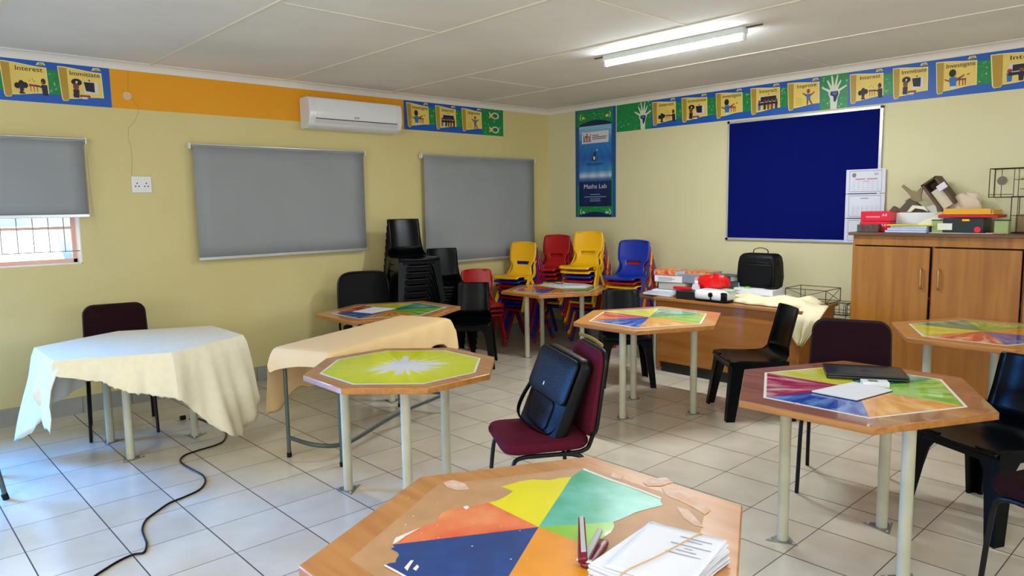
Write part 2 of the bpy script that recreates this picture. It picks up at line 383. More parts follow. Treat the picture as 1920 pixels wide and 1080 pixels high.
blind(-2.035, -.30, .99, 'grey roller blind behind the black and yellow chair stacks by the corner')

# ============================================================ AIR CONDITIONER, SOCKET, LIGHT
def aircon():
    y0, y1, z0, z1 = -3.40, -2.36, 2.36, 2.655
    t = thing('air_conditioner', 'white split air conditioner on the orange painted band', 'air conditioner', (0, (y0+y1)/2, (z0+z1)/2))
    w, h = y1-y0, z1-z0; prof = [(0, h/2), (.15, h/2), (.185, h/2-.012), (.198, h/2-.05), (.20, -.03), (.196, -h/2+.09), (.175, -h/2+.035), (.13, -h/2+.005), (.06, -h/2), (0, -h/2)]
    mb = MB(); mb.loft([[(a, s*(w/2), b) for a, b in prof] for s in (-1, 1)]); mb.build('body', mat('aircon_white', (224, 226, 232), .22), t, bevel=.010)
    mb = MB(); mb.loft([[(a, s*(w/2-.075), b) for a, b in ((.188, h/2-.014), (.201, h/2-.045), (.204, -.03), (.1995, -h/2+.095), (.19, -h/2+.09), (.19, h/2-.02))] for s in (-1, 1)])
    mb.build('front_panel', mat('aircon_gloss', (228, 231, 238), .12), t, bevel=.003)
    mb = MB(); mb.loft([[(a, s*(w/2-.06), b) for a, b in ((.203, -h/2+.085), (.199, -h/2+.078), (.16, -h/2+.016), (.155, -h/2+.022))] for s in (-1, 1)])
    mb.build('louvre', mat('aircon_flap', (206, 209, 214), .3), t)
    mb = MB(); mb.box((.2, 0, -h/2+.0905), (.006, w-.13, .006)); mb.build('air_slot', mat('dark_slot', (40, 40, 44), .6), t)
    l = text_mesh('AUX', .028, mat('grey_print', (70, 72, 80), .5)); l.parent = t; l.name = 'badge'
    wall_frame(l, (.2065, -.02, -.03), 'L')
aircon()
def socket():
    p = atx(265, 346); t = thing('wall_socket', 'white double wall socket with a switch row beside the crack', 'socket', (0, p.y, p.z))
    mb = MB(); mb.box((.006, 0, 0), (.012, .155, .135)); mb.build('face_plate', mat('socket_white', (226, 228, 226), .3), t, bevel=.004)
    for a, b in ((-.035, .02), (-.048, -.005), (-.022, -.005), (.035, .02), (.022, -.005), (.048, -.005)): mb = MB(); mb.cyl((.0125, a, b-.01), .0055, .002, 10, ax='X'); mb.build('socket_hole', mat('hole_black', (20, 20, 20), .6), t)
    for a in (-.03, .03):
        mb = MB(); mb.box((.0135, a, .045), (.006, .018, .012)); mb.build('switch', M_WHITE, t, bevel=.001)
socket()
def tube_light(x0, x1, y, label, power):
    t = thing('fluorescent_light', label, 'ceiling light', ((x0+x1)/2, y, RZ)); w = x1-x0
    mb = MB(); mb.box((0, .0, -.022), (w, .07, .044)); mb.build('batten', mat('batten_white', (220, 228, 230), .4), t, bevel=.004)
    mb = MB(); mb.tube([(-w/2+.02, 0, -.068), (w/2-.02, 0, -.068)], .016, 14)
    mb.build('glass_tube', mat('lit_tube', (255, 255, 255), .4, emit=(.86, .95, 1), es=75), t)
    for s in (-1, 1):
        mb = MB(); mb.box((s*(w/2-.006), 0, -.062), (.016, .034, .05)); mb.build('lamp_holder', M_WHITE, t, bevel=.003)
        mb = MB(); mb.box((s*(w/2+.06), .01, -.004), (.12, .012, .007)); mb.build('cable_end', mat('brown_cable', (86, 66, 50), .7), t)
    l = bpy.data.lights.new('tube_glow', 'AREA'); l.shape = 'RECTANGLE'; l.size = w-.1; l.size_y = .03; l.energy = power; l.color = (.93, .97, 1)
    lo = bpy.data.objects.new('tube_glow', l); COL.objects.link(lo); lo.parent = t; lo.location = (0, 0, -.092)
    return t
tube_light(2.62, 3.86, -2.03, 'lit fluorescent tube on the ceiling in front of the blue notice board', 52)
tube_light(2.62, 3.86, -7.6, 'lit fluorescent tube behind the camera', 14)
tube_light(5.6, 6.84, -5.9, 'lit fluorescent tube overhead near the camera', 13)

# ============================================================ PRINTED BORDER AND POSTER
M_FIG = mat('print_navy', (26, 26, 60), .5); M_SKIN = mat('print_brown', (120, 62, 40), .5); M_FBLUE = mat('print_blue', (30, 110, 190), .5)
M_FBLK = mat('print_black', (18, 14, 22), .5); M_FWHT = mat('print_white', (214, 210, 224), .5); M_FRED = mat('print_red_brown', (150, 52, 40), .5)
M_GLOVE = mat('print_pale_hand', (216, 218, 206), .5)
def scroll(par, x, w, H, word, kind):
    e = bpy.data.objects.new('scroll_picture', None)
    mb = MB(); y0, y1 = .14*H, .90*H
    N_ = 12; top = [(x+.04*w+.92*w*k/N_, y1-.045*H+.035*H*math.cos(PI*k/N_*1.0)) for k in range(N_+1)]
    bot = [(x+.2*w+.78*w*k/N_, y0+.06*H-.035*H*math.cos(PI*k/N_*1.1)) for k in range(N_, -1, -1)]
    pg = top+bot
    cx, cy = x+w/2, (y0+y1)/2
    poly(mb, [(cx+(a-cx)*1.05, cy+(b-cy)*1.06) for a, b in pg], .0008, M_PAGEL); poly(mb, pg, .0012, M_PAGE)
    poly(mb, [(x+.0*w, y1+.01*H), (x+.2*w, y1-.0*H), (x+.22*w, y0+.03*H), (x+.19*w, y0-.05*H), (x+.08*w, y0-.06*H), (x+.05*w, y0)], .0014, M_PAGEL)
    poly(mb, [(x+.02*w, y1-.01*H), (x+.2*w, y1-.02*H), (x+.215*w, y0+.03*H), (x+.18*w, y0-.04*H), (x+.09*w, y0-.045*H), (x+.07*w, y0)], .0018, M_PAGER)
    poly(mb, [(x+.76*w, y1-.02*H), (x+.8*w, y1+.045*H), (x+.93*w, y1+.05*H), (x+.97*w, y1-.01*H)], .0018, M_PAGEL)
    poly(mb, [(x+.8*w, y1-.01*H), (x+.83*w, y1+.03*H), (x+.92*w, y1+.03*H), (x+.94*w, y1-.01*H)], .002, M_PAGER)
    sc = mb.build('scroll', None, par, smooth=False)
    f = MB(); P = lambda a, b: (x+a*w, b*H); Z = .0026
    def body(a, b, s, shirt, hat=None, sc2=1.):
        disc(f, x+a*w, (b+.19*s)*H, .055*w*s*1.2, .055*H*s*1.5, Z+.0006, hat or M_SKIN)
        poly(f, [P(a-.07*s, b+.12*s), P(a+.07*s, b+.12*s), P(a+.06*s, b-.06*s), P(a-.06*s, b-.06*s)], Z+.0003, shirt)
    if kind == 'interest':
        for a, b in ((.33, .36), (.42, .42), (.50, .38)): disc(f, x+a*w, b*H, .06*w, .07*H, Z, M_FBLK)
        poly(f, [P(.36, .4), P(.48, .4), P(.46, .24), P(.39, .2)], Z+.0003, M_FIG); poly(f, [P(.36, .22), P(.46, .22), P(.5, .18), P(.38, .17)], Z, M_FBLK)
        poly(f, [P(.58, .42), P(.8, .40), P(.8, .36), P(.58, .37)], Z, M_FRED)
        for a in (.6, .67, .74): poly(f, [P(a, .38), P(a+.02, .38), P(a+.02, .24), P(a+.01, .24)], Z, M_FRED)
        for a, b in ((.60, .48), (.66, .52), (.7, .47)): poly(f, [P(a, b), P(a+.015, b+.01), P(a-.03, b+.04)], Z, M_FBLK)
        poly(f, [P(.84, .42), P(.97, .42), P(.98, .17), P(.86, .17)], Z+.0003, M_FIG); disc(f, x+.89*w, .5*H, .05*w, .07*H, Z, M_FBLK); disc(f, x+.875*w, .47*H, .025*w, .04*H, Z+.0006, M_SKIN)
        poly(f, [P(.7, .41), P(.86, .38), P(.86, .34), P(.72, .38)], Z+.0003, M_FIG)
    elif kind == 'imitate':
        disc(f, x+.4*w, .56*H, .12*w, .085*H, Z, M_FBLK); disc(f, x+.4*w, .56*H, .025*w, .03*H, Z+.0005, M_FWHT)
        rect(f, x+.56*w, .30*H, x+.88*w, .60*H, Z, M_FWHT); poly(f, [P(.56, .58), P(.8, .58), P(.8, .34), P(.6, .36)], Z+.0005, M_FBLK); disc(f, x+.69*w, .625*H, .02*w, .02*H, Z, M_FBLK)
        body(.38, .26, 1., M_FIG, M_SKIN); poly(f, [P(.3, .26), P(.44, .26), P(.44, .18), P(.32, .18)], Z, M_FBLK)
        poly(f, [P(.45, .26), P(.68, .26), P(.7, .2), P(.45, .2)], Z, M_FRED); poly(f, [P(.5, .21), P(.62, .21), P(.62, .16), P(.5, .16)], Z+.0005, M_FWHT)
    elif kind == 'investigate':
        disc(f, x+.42*w, .58*H, .085*w, .10*H, Z+.0003, M_FBLK)
        poly(f, [P(.34, .47), P(.52, .48), P(.52, .25), P(.37, .25)], Z, M_FBLUE); poly(f, [P(.38, .25), P(.5, .25), P(.5, .17), P(.4, .17)], Z, M_FWHT)
        poly(f, [P(.22, .46), P(.36, .40), P(.36, .36), P(.24, .42)], Z, M_SKIN); poly(f, [P(.5, .42), P(.7, .52), P(.71, .49), P(.52, .36)], Z, M_SKIN)
        for a in (.58, .66, .72): poly(f, [P(a, .4), P(a+.03, .4), P(a+.025, .24), P(a+.005, .24)], Z, M_FRED)
        poly(f, [P(.57, .42), P(.75, .42), P(.75, .38), P(.57, .38)], Z, M_FRED); poly(f, [P(.76, .52), P(.86, .54), P(.78, .49)], Z, M_SKIN)
    elif kind == 'interact':
        rect(f, x+.3*w, .40*H, x+.9*w, .62*H, Z, M_FWHT); rect(f, x+.36*w, .44*H, x+.88*w, .6*H, Z+.0004, M_FBLK); disc(f, x+.62*w, .66*H, .015*w, .02*H, Z, M_FBLK)
        for a in (.32, .5, .62, .74, .88):
            disc(f, x+a*w, .46*H, .04*w, .05*H, Z+.0007, M_SKIN if a != .32 else M_FRED)
            poly(f, [P(a-.05, .42), P(a+.05, .42), P(a+.035, .2), P(a-.035, .2)], Z+.0005, M_FIG if a in (.5, .88) else (M_FBLUE if a == .32 else M_SKIN))
        poly(f, [P(.3, .42), P(.92, .42), P(.92, .36), P(.3, .34)], Z+.0009, M_FBLK)
    else:
        disc(f, x+.66*w, .6*H, .05*w, .065*H, Z, M_FRED); poly(f, [P(.6, .52), P(.73, .52), P(.72, .36), P(.61, .36)], Z, M_FBLUE)
        poly(f, [P(.61, .5), P(.5, .57), P(.48, .54), P(.61, .44)], Z, M_SKIN); poly(f, [P(.72, .5), P(.84, .57), P(.85, .54), P(.72, .44)], Z, M_SKIN)
        poly(f, [P(.62, .36), P(.67, .36), P(.66, .2), P(.62, .2)], Z, M_SKIN); poly(f, [P(.67, .36), P(.72, .36), P(.8, .21), P(.76, .2)], Z, M_SKIN)
        for k in range(6): rect(f, x+.27*w, (.22+.04*k)*H, x+(.5-.02*(k % 3))*w, (.228+.04*k)*H, Z, M_PAGER)
    f.build('drawing', None, sc, smooth=False)
    l = text_mesh(word, .155*H, M_INK, .0002, width=.68*w if len(word) > 8 else .58*w); l.parent = sc; l.location = (x+.6*w, .765*H, .0028)
def hand(mb, cx, H, M=None):
    Z = .003; M = M or M_GLOVE; b0 = .0
    poly(mb, [(cx-.09*H, b0), (cx+.09*H, b0), (cx+.11*H, .3*H), (cx+.17*H, .45*H), (cx+.12*H, .56*H), (cx-.12*H, .56*H), (cx-.17*H, .45*H), (cx-.11*H, .3*H)], Z, M)
    for a, l in ((118, .44), (99, .52), (80, .52), (62, .40), (150, .42), (28, .40)):
        g = math.radians(a); d = Vector((math.cos(g), math.sin(g))); s = Vector((-d.y, d.x)); o = Vector((cx, .44*H))
        if a in (150, 28): l *= 1.0
        e = o+d*l*H; poly(mb, [tuple(o+s*.045*H), tuple(o-s*.045*H), tuple(e-s*.02*H), tuple(e+s*.02*H)], Z+.0001*a/50, M)
    poly(mb, [(cx-.1*H, .50*H), (cx+.11*H, .5*H), (cx+.13*H, .42*H), (cx+.05*H, .2*H), (cx, .2*H), (cx-.02*H, .36*H), (cx-.11*H, .40*H)], Z+.0008, M_FIG)
    poly(mb, [(cx-.05*H, .48*H), (cx+.09*H, .47*H), (cx+.06*H, .38*H), (cx-.04*H, .41*H)], Z+.0012, M_FBLUE)
def sparkles(mb, x0, x1, y0, y1, n, rr, z=.002):
    for k in range(n):
        a, b, q = random.uniform(x0+rr, x1-rr), random.uniform(y0+rr, y1-rr), rr*random.uniform(.5, 1.1)
        poly(mb, [(a+q*(1 if i % 2 == 0 else .35)*math.cos(PI*i/4), b+q*(1 if i % 2 == 0 else .35)*math.sin(PI*i/4)) for i in range(8)], z, M_SPARK)
def border(wall, a, b, scrolls, hands=(), greens=(), fish=False, label=''):
    H = .312; base = 2.433; L_ = b-a; t = thing('wall_border', label, 'border')
    wall_frame(t, (.001, a, base) if wall == 'L' else (a, -.001, base), wall)
    mb = MB(); mb.box((L_/2, H/2, .0), (L_, H, .0006), M_BLUEB)
    for g0, g1 in greens: rect(mb, g0-a, 0, g1-a, H, .0006, M_GREENB); sparkles(mb, g0-a, g1-a, 0, H, int(18*(g1-g0)/.3), .012, .0009)
    prev = None
    for s0, s1, w, k in scrolls:
        if prev is not None and s0-prev < .3: rect(mb, prev-a-.01, .22*H, s0-a+.02, .80*H, .0006, M_GREENB); sparkles(mb, prev-a, s0-a, .22*H, .8*H, 7, .010, .0009)
        prev = s1
    mb.build('printed_sheet', None, t, smooth=False)
    for s0, s1, w, k in scrolls: scroll(t, s0-a, s1-s0, H, w, k)
    for c in hands:
        mb = MB(); hand(mb, c-a, H); mb.build('hand_picture', None, t, smooth=False)
    if fish:
        mb = MB()
        for yy, sg in ((.74, 1), (.22, -1)):
            cx = L_-.13; ring = [(cx+.055*math.cos(g)*1.1, yy*H+.038*math.sin(g)) for g in [2*PI*k/20 for k in range(20)]]
            for k in range(20):
                p, q = ring[k], ring[(k+1) % 20]; c0 = Vector((cx, yy*H)); p2, q2 = c0+(Vector(p)-c0)*.68, c0+(Vector(q)-c0)*.68
                poly(mb, [p, q, tuple(q2), tuple(p2)], .0022, M_GLOVE)
            poly(mb, [(cx-.05, yy*H+.015), (cx-.1, yy*H+.035), (cx-.085, yy*H), (cx-.1, yy*H-.035), (cx-.05, yy*H-.015)], .0024, M_PAGE)
            disc(mb, cx+.01, yy*H, .016, .016, .0024, M_FRED)
        mb.build('ribbon_picture', None, t, smooth=False)
    return t
LY = lambda px: atx(px, 150 if px < 300 else 215).y
LX = lambda px: aty(px, 180).x
border('L', -6.6, LY(206), [(LY(-92), LY(-12), 'Improve', 'improve'), (LY(1), LY(90), 'Interest', 'interest'), (LY(109), LY(192), 'Immitiate', 'imitate')], label='blue and green printed wall border with two scrolls, at the far left end')
border('L', LY(757), LY(943), [(LY(762), LY(804), 'Investigate', 'investigate'), (LY(816), LY(855), 'Interact', 'interact'), (LY(865), LY(903), 'Improve', 'improve')], greens=[(LY(903), LY(943))], fish=True, label='printed wall border with three scrolls right of the air conditioner')
border('R', LX(1156.5), LX(1537.5), [(LX(1223), LX(1268), 'Interest', 'interest'), (LX(1278), LX(1327), 'Immitiate', 'imitate'), (LX(1342), LX(1393), 'Investigate', 'investigate'), (LX(1407), LX(1463), 'Interact', 'interact'), (LX(1476), LX(1537), 'Improve', 'improve')],
       hands=(LX(1206),), greens=[(LX(1156.5), LX(1222))], label='printed wall border starting beside the Maths Lab poster, with a hand and five scrolls')
border('R', LX(1537.5), LX(1740), [(LX(1592), LX(1656), 'Interest', 'interest'), (LX(1672), LX(1739), 'Immitiate', 'imitate')], hands=(LX(1564),), greens=[(LX(1538), LX(1590))], label='printed wall border with a pale hand above the top right corner of the notice board')
border('R', LX(1740), 6.9, [(LX(1752), LX(1830), 'Investigate', 'investigate'), (LX(1853), LX(1853)+.42, 'Interact', 'interact'), (LX(1853)+.55, LX(1853)+.97, 'Improve', 'improve')], label='printed wall border at the right end above the cupboard')

def poster():
    x0, x1, z0, z1 = LX(1078)+.005, LX(1155), 1.45, 2.74; w, h = x1-x0, z1-z0
    t = thing('poster', 'tall blue and green Maths Lab poster hanging by the corner', 'poster'); wall_frame(t, (x0, -.001, z0), 'R')
    mb = MB(); mb.box((w/2, h/2, 0), (w, h, .0006), mat('poster_edge_blue', (16, 80, 150), .4))
    rect(mb, .04*w, .85*h, .93*w, .99*h, .0008, M_GREENB); rect(mb, .04*w, .01*h, .93*w, .13*h, .0008, M_GREENB); rect(mb, .885*w, .13*h, .93*w, .48*h, .0008, M_GREENB); rect(mb, .05*w, .13*h, .09*w, .30*h, .0008, M_GREENB)
    nv = mat('poster_navy', (6, 30, 84), .35)
    arc = lambda cy, ry, s: [(w*(.1+.8*k/14), cy+ry*s*math.sin(PI*k/14)) for k in range(15)]
    poly(mb, [(.1*w, .10*h)]+[(.1*w, .86*h)]+arc(.86*h, .035*h, 1)+[(.9*w, .86*h), (.9*w, .10*h)], .0012, nv)
    poly(mb, arc(.02*h, .03*h, 1)[::-1]+[(.1*w, .0*h+.002), (.9*w, .002)], .0014, nv)
    sparkles(mb, .07*w, .93*w, .03*h, .1*h, 14, .009, .0011); sparkles(mb, .07*w, .93*w, .9*h, .975*h, 20, .009, .0013)
    mb.build('printed_sheet', None, t, smooth=False)
    # picture with rays and horizon
    m = mat('poster_sea_of_light', (20, 110, 190), .3); N, L = nodes(m); b = N['Principled BSDF']; tc = N.new('ShaderNodeTexCoord'); sp = N.new('ShaderNodeSeparateXYZ'); L.new(tc.outputs['Object'], sp.inputs[0])
    rp = N.new('ShaderNodeValToRGB'); cr = rp.color_ramp
    for k, (p_, c_) in enumerate(((0, (5, 18, 52)), (.30, (8, 34, 88)), (.345, (90, 130, 190)), (.375, (200, 214, 236)), (.44, (60, 140, 205)), (.60, (16, 96, 182)), (.80, (40, 130, 200)), (1, (150, 200, 232)))):
        e = cr.elements[k] if k < 2 else cr.elements.new(p_)
        e.position = p_; e.color = (*lin(c_), 1)
    L.new(math_node(N, L, 'DIVIDE', sp.outputs[1], .74*h), rp.inputs[0])
    an = math_node(N, L, 'ARCTAN2', math_node(N, L, 'SUBTRACT', sp.outputs[0], .4*w), math_node(N, L, 'SUBTRACT', .74*h, sp.outputs[1]))
    ry = math_node(N, L, 'MULTIPLY_ADD', math_node(N, L, 'SINE', math_node(N, L, 'MULTIPLY', an, 26)), .12, .12)
    L.new(mixc(N, L, ry, rp.outputs[0], lin((4, 50, 140))), b.inputs['Base Color'])
    mb = MB(); rect(mb, 0, 0, .8*w, .74*h, 0, m); o = mb.build('picture', None, t, smooth=False); o.location = (.1*w, .105*h, .0018)
    mb = MB(); rect(mb, .17*w, .685*h, .83*w, .79*h, .0024, M_FWHT); lg = mb.build('logo_panel', None, t, smooth=False)
    mb = MB(); cx, cy = .30*w, .738*h; Z = .0028   # crest: shield, bird, two antelopes, ground
    poly(mb, [(cx-.035*w*1.2, cy+.018*h), (cx+.042*w, cy+.018*h), (cx+.038*w, cy-.012*h), (cx, cy-.03*h), (cx-.038*w, cy-.012*h)], Z, mat('crest_red', (196, 60, 44), .5))
    poly(mb, [(cx-.042*w, cy+.018*h), (cx-.042*w, cy-.008*h), (cx+.0*w, cy+.018*h)], Z+.0002, M_FIG); poly(mb, [(cx+.0*w, cy-.03*h), (cx+.04*w, cy+.0*h), (cx+.04*w, cy-.012*h)], Z+.0002, M_GREENB)
    disc(mb, cx, cy+.030*h, .02*w, .009*h, Z, M_FRED); disc(mb, cx, cy-.005*h, .018*w, .008*h, Z+.0005, M_PAGE)
    for s in (-1, 1):
        poly(mb, [(cx+s*.055*w, cy-.03*h), (cx+s*.085*w, cy-.03*h), (cx+s*.09*w, cy+.01*h), (cx+s*.06*w, cy+.01*h)], Z, mat('crest_brown', (96, 84, 70), .5))
        poly(mb, [(cx+s*.06*w, cy+.01*h), (cx+s*.075*w, cy+.008*h), (cx+s*.1*w, cy+.036*h), (cx+s*.09*w, cy+.036*h)], Z+.0001, M_INK)
    rect(mb, cx-.1*w, cy-.036*h, cx+.1*w, cy-.030*h, Z, M_INK)
    for k, (l_, c_) in enumerate(((.16, M_FIG), (.36, M_INK), (.34, M_FIG))): rect(mb, .43*w, (.752-.016*k)*h, (.43+l_)*w, (.758-.016*k)*h, Z, c_)
    mb.build('crest', None, lg, smooth=False)
    mb = MB(); cx, cy = .48*w, .56*h           # small figure reaching for a star
    disc(mb, cx+.07*w, cy+.06*h, .018*w, .008*h, .003, M_FWHT); disc(mb, cx, cy+.035*h, .02*w, .01*h, .003, M_INK)
    poly(mb, [(cx-.02*w, cy+.02*h), (cx+.02*w, cy+.025*h), (cx+.05*w, cy+.05*h), (cx+.055*w, cy+.045*h), (cx+.03*w, cy+.01*h), (cx+.04*w, cy-.035*h), (cx+.01*w, cy-.04*h), (cx-.06*w, cy-.03*h)], .003, M_INK)
    disc(mb, cx, cy-.012*h, .025*w, .018*h, .0032, M_PAGEL)
    rect(mb, .27*w, .492*h, .70*w, .499*h, .003, M_FIG); rect(mb, .30*w, .480*h, .68*w, .484*h, .003, M_FIG)
    for yy, ll in ((.208, .24), (.186, .54), (.166, .26), (.148, .26)): rect(mb, (.5-ll/2)*w, yy*h, (.5+ll/2)*w, (yy+.006)*h, .003, mat('poster_small_print', (140, 170, 205), .5))
    mb.build('star_reacher_picture', None, t, smooth=False)
    l = text_mesh('Maths Lab', .075, M_FWHT, .0003, width=.56*w); l.parent = t; l.location = (.5*w, .285*h, .003)
    mb = MB()
    for cx, cy in ((.14*w, .93*h), (.86*w, .93*h), (.14*w, .05*h), (.86*w, .05*h)):
        s = 1 if cx > w/2 else -1
        for k in range(8):
            g0, g1 = -1.2+k*.3, -.9+k*.3
            f_ = lambda g, r: (cx+s*r*math.cos(g)*.9-s*.02, cy+r*math.sin(g)*1.1)
            poly(mb, [f_(g0, .036), f_(g1, .036), f_(g1, .026), f_(g0, .026)], .002, M_GLOVE)
        poly(mb, [(cx-s*.05, cy+.01), (cx-s*.075, cy-.02), (cx-s*.03, cy-.025), (cx-s*.01, cy)], .0022, M_PAGE if cy > .5*h else M_SPARK)
    mb.build('corner_ornaments', None, t, smooth=False)
poster()

# ============================================================ NOTICE BOARD, CALENDAR
def board():
    x0, x1, z0, z1 = 2.56, 4.05, 1.22, 2.415; w, h = x1-x0, z1-z0
    t = thing('notice_board', 'large dark blue felt notice board with an aluminium frame', 'notice board'); wall_frame(t, (x0, -.001, z0), 'R')
    mb = MB(); mb.box((w/2, h/2, .008), (w-.02, h-.02, .014)); mb.build('felt_panel', mat('navy_felt', (4, 16, 96), .95, bump=.2, bscale=500, spec=.1), t)
    mb = MB()
    for c, d in (((w/2, .012, .012), (w, .024, .022)), ((w/2, h-.012, .012), (w, .024, .022)), ((.009, h/2, .012), (.018, h, .022)), ((w-.012, h/2, .012), (.024, h, .022))): mb.box(c, d)
    mb.build('frame', M_ALU, t, bevel=.002)
    for a in (0, w):
        for b_ in (0, h):
            mb = MB(); mb.cyl((a+(.01 if a == 0 else -.01), b_+(.01 if b_ == 0 else -.01), .014), .014, .024, 12); mb.build('corner_cap', M_BLACKM, t)
board()
def calendar():
    a = aty(1587, 318, -.03); b = aty(1580, 446, -.03); x0 = a.x; w = .335; z1 = a.z; n = 3; hh = (z1-1.225)/3
    t = thing('wall_calendar', 'three white planner sheets pinned one under another at the right of the blue board', 'planner sheets'); wall_frame(t, (x0, -.026, z1), 'R')
    pk = mat('print_pink_grey', (196, 140, 160), .7); gr = mat('print_soft_grey', (176, 182, 198), .7); dk = mat('print_slate', (120, 124, 140), .7)
    for k in range(3):
        y1, y0 = -k*hh-.004, -(k+1)*hh+.004; mb = MB()
        mb.box((w/2, (y0+y1)/2, 0), (w, y1-y0, .001), mat('planner_white', (214, 220, 236), .6))
        for q0, q1, q2, q3 in ((.03, y1-.012, w-.03, y1-.016), (.03, y0+.016, w-.03, y0+.012)): rect(mb, q0, q1, q2, q3, .0012, dk)
        rect(mb, .03, y0+.012, .033, y1-.012, .0012, dk); rect(mb, w-.033, y0+.012, w-.03, y1-.012, .0012, dk)
        if k == 0:
            disc(mb, .07, y1-.05, .018, .02, .0014, mat('planner_crest', (128, 128, 112), .6)); rect(mb, w-.095, y1-.055, w-.06, y1-.035, .0014, gr)
            rect(mb, .08, y1-.092, .165, y1-.08, .0014, pk); rect(mb, .18, y1-.092, .27, y1-.08, .0014, pk); rect(mb, .15, y1-.108, .2, y1-.103, .0014, pk)
        else: rect(mb, .13, y1-.04, .2, y1-.034, .0014, dk)
        for j in range(5):
            for i in range(6): rect(mb, .06+i*.04, y0+.03+j*.017, .06+i*.04+.026*random.uniform(.5, 1), y0+.034+j*.017, .0014, gr)
        mb.build('planner_page', None, t, smooth=False)
        for s in (.012, w-.012):
            if k: mb = MB(); mb.cyl((s, -k*hh, .002), .005, .004, 10); mb.build('pin', M_ALU, t)
calendar()

# ============================================================ CUPBOARD
CX0, CX1, CY, CH = 4.03, 5.83, -.50, 1.34
def cupboard():
    t = thing('cupboard', 'large wooden cupboard with three doors under the pile of papers', 'cupboard', (CX0, 0, 0)); w = CX1-CX0; D = -CY
    mb = MB(); mb.box((w/2+.0, -D/2-.02, CH-.0125), (w+.06, D+.03, .025)); mb.build('top', M_CUPD, t, bevel=.003)
    mb = MB()
    mb.box((.009, -D/2-.01, (CH-.025)/2+.03), (.018, D-.02, CH-.085)); mb.box((w-.009, -D/2-.01, (CH-.025)/2+.03), (.018, D-.02, CH-.085))
    mb.box((w/2, -.022, CH/2), (w-.04, .006, CH-.12)); mb.box((w/2, -D/2, .10), (w-.04, D-.04, .018))
    mb.box((w/2, -D/2+.01, CH-.07), (w-.04, D-.06, .016))
    for k in (1, 2): mb.box((w*k/3, -D/2, CH/2), (.018, D-.06, CH-.2))
    mb.build('body', M_CUP, t, bevel=.002)
    mb = MB(); mb.box((w/2, -D+.012, CH-.065), (w, .022, .08)); mb.build('fascia', M_CUP, t, bevel=.002)
    mb = MB(); mb.box((w/2, -D+.05, .045), (w-.04, .02, .09)); mb.build('plinth', mat('plinth_black', (24, 20, 18), .6), t)
    for k in range(3):
        xa, xb = w*k/3+.004, w*(k+1)/3-.012; xa += .008 if k else 0
        mb = MB(); mb.box(((xa+xb)/2, -D-.008, (.10+CH-.115)/2), (xb-xa, .018, CH-.115-.10)); d = mb.build('door', M_CUP, t, bevel=.003)
        hx = xb-.05 if k != 1 else xa+.05
        mb = MB(); mb.tube(catmull([(hx, -D-.017, 1.06), (hx, -D-.042, 1.055), (hx, -D-.045, .985), (hx, -D-.042, .915), (hx, -D-.017, .91)], 4), .0075, 8)
        mb.build('handle', mat('handle_brass', (196, 160, 110), .3, metal=.8), d)
cupboard()

# ============================================================ TEACHER DESK
def desk():
    x0, x1, yf, yb, H = 2.46, 3.86, -1.07, -.42, .72; w = x1-x0
    t = thing('teacher_desk', 'wooden teacher desk piled with books, papers and bags against the back wall', 'desk', (x0, yf, 0)); D = yb-yf
    mb = MB(); mb.box((w/2, D/2, H-.014), (w+.05, D+.06, .028)); mb.build('top', M_DESK, t, bevel=.004)
    mb = MB(); mb.box((w/2, .02, .40), (w-.03, .018, .60)); mb.build('modesty_panel', M_DESK, t, bevel=.002)
    for a in (.012, w-.012):
        mb = MB(); mb.box((a, D/2, (H-.03)/2+.02), (.024, D, H-.07)); mb.build('side_panel', M_DESK, t, bevel=.002)
    mb = MB(); mb.box((w*.5, .05, .05), (w-.06, .03, .1)); mb.build('kick_board', mat('plinth_black', (24, 20, 18), .6), t)
    mb = MB(); mb.box((w-.25, D/2+.05, .46), (.44, D-.14, .42)); dr = mb.build('drawer_unit', M_DESK, t, bevel=.003)
desk()
def side_table():
    t = thing('side_table', 'small table on pale metal legs left of the teacher desk', 'table', (2.25, -.75, 0))
    mb = MB(); mb.box((0, 0, .695), (.36, .60, .022)); mb.build('top', M_CUPD, t, bevel=.003)
    for a in (-.16, .16):
        for b in (-.27, .27):
            mb = MB(); mb.box((a, b, .342), (.025, .025, .684)); mb.build('leg', M_TUBE, t, bevel=.002)
side_table()

